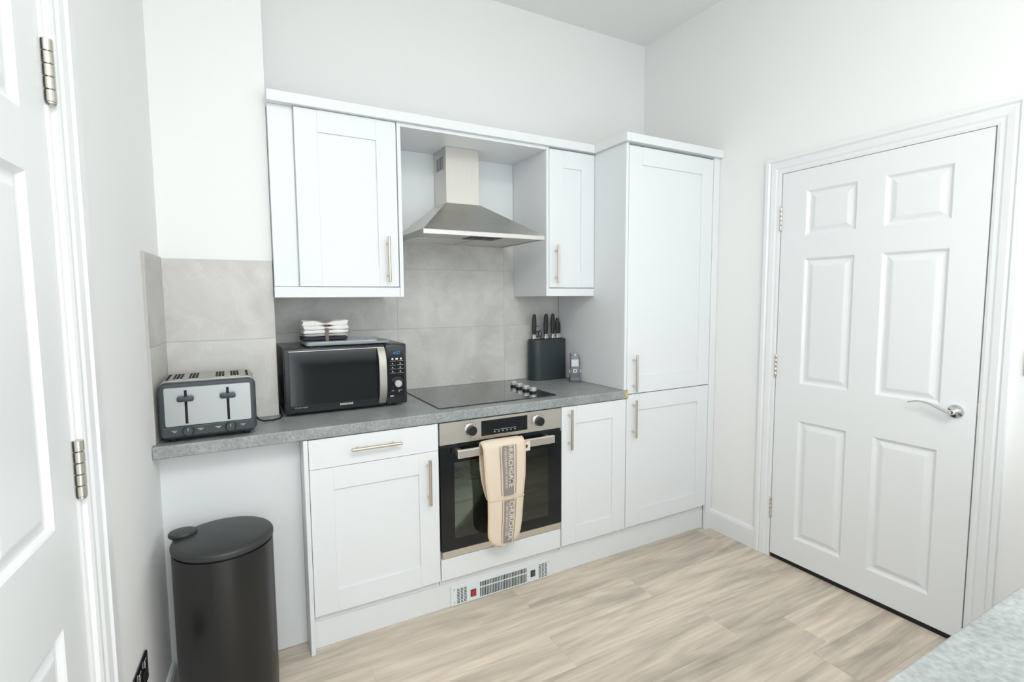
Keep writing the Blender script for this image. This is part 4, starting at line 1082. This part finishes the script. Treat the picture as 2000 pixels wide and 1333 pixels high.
bm = B(); lathe(bm, [(0.040, 0.002), (0.043, 0.006), (0.043, 0.013), (0.040, 0.017), (0.02, 0.019), (0.002, 0.0195)], (hc.x, hc.y, hc.z), 'z', 40, (1.0, 0.9)); obj('hinge_cover', bm, 'binlid', c, smooth=45)
bm = B(); lathe(bm, [(0.016, -0.035), (0.016, 0.004)], (hc.x + hd.x * 0.018, hc.y + hd.y * 0.018, hc.z), 'z', 20); obj('hinge_post', bm, 'rubber', c)
pd = -hd; pdn = Vector((-pd.y, pd.x, 0))
pc = Vector((BX, BY, 0.018)) + pd * (BR + 0.012)
t = bmesh.new(); q = [pc + pd * a + pdn * b_ for a, b_ in ((-0.03, -0.035), (0.018, -0.030), (0.022, -0.02), (0.022, 0.02), (0.018, 0.030), (-0.03, 0.035))]
lo = [t.verts.new((v.x, v.y, 0.012)) for v in q]; hi = [t.verts.new((v.x, v.y, 0.022)) for v in q]
t.faces.new(lo[::-1]); t.faces.new(hi)
for i in range(6): t.faces.new((lo[i], lo[(i + 1) % 6], hi[(i + 1) % 6], hi[i]))
bmesh.ops.recalc_face_normals(t, faces=t.faces[:]); bm = B(); merge(bm, t); obj('pedal', bm, 'chrome', c)

# black nickel double socket low on the left wall (frame along the wall)
c = thing('wall_socket', 'black double wall socket low on the left wall', 'socket', LM @ Vector((0, -0.64, 0.275)))
bm = B(); box(bm, 0.0003, 0.0075, -0.712, -0.565, 0.276, 0.364, 0.003, 2); pl = obj('face_plate', tl(bm, LM), 'blackgloss', c)
for k in (-0.667, -0.606):
    bm = B(); box(bm, 0.0075, 0.0095, k - 0.026, k + 0.026, 0.284, 0.330, 0.001); ins = obj('socket_insert', tl(bm, LM), 'black', pl)
    bm = B(); prism(bm, [(0.0075, 0.336), (0.0120, 0.337), (0.0095, 0.357), (0.0075, 0.357)], 'y', k - 0.011, k + 0.011) if False else box(bm, 0.0075, 0.0115, k - 0.011, k + 0.011, 0.336, 0.357, 0.001); obj('rocker', tl(bm, LM), 'chrome', pl)
    bm = B()
    box(bm, 0.0093, 0.0099, k - 0.004, k + 0.004, 0.313, 0.324); box(bm, 0.0093, 0.0099, k - 0.015, k - 0.007, 0.296, 0.301); box(bm, 0.0093, 0.0099, k + 0.007, k + 0.015, 0.296, 0.301)
    obj('pin_holes', tl(bm, LM), 'chrome', ins)
# light switch on the right wall
c = thing('light_switch', 'grey metal light switch on the wall right of the door', 'light switch', (RX, -1.40, 1.115))
bm = B(); box(bm, RX - 0.0075, RX - 0.0003, -1.446, -1.358, 1.116, 1.204, 0.003, 2); pl = obj('face_plate', bm, 'steel', c)
bm = B(); box(bm, RX - 0.0115, RX - 0.0075, -1.413, -1.391, 1.144, 1.176, 0.001); obj('rocker', bm, 'black', pl)

# frame and diffuser of the added fill panel (its light is set at the top)
for lx, ly, ps_, pw_ in PANELS:
    c = thing('added_fill_panel', 'unseen square white panel added on the ceiling to brighten the room', 'ceiling light', (lx, ly, ZC - 0.04))
    h_ = ps_ / 2
    bm = B(); with_holes(bm, lx - h_ - 0.04, lx + h_ + 0.04, ly - h_ - 0.04, ly + h_ + 0.04, 0, 1, [(lx - h_ - 0.01, lx + h_ + 0.01, ly - h_ - 0.01, ly + h_ + 0.01)], 'y')
    for v in bm.verts: v.co = Vector((v.co.x, v.co.z, ZC - 0.036 + 0.035 * v.co.y))
    bmesh.ops.recalc_face_normals(bm, faces=bm.faces[:]); obj('frame', bm, 'gloss', c)
    bm = B(); box(bm, lx - h_ - 0.01, lx + h_ + 0.01, ly - h_ - 0.01, ly + h_ + 0.01, ZC - 0.030, ZC - 0.022); obj('diffuser', bm, 'glowdif', c)
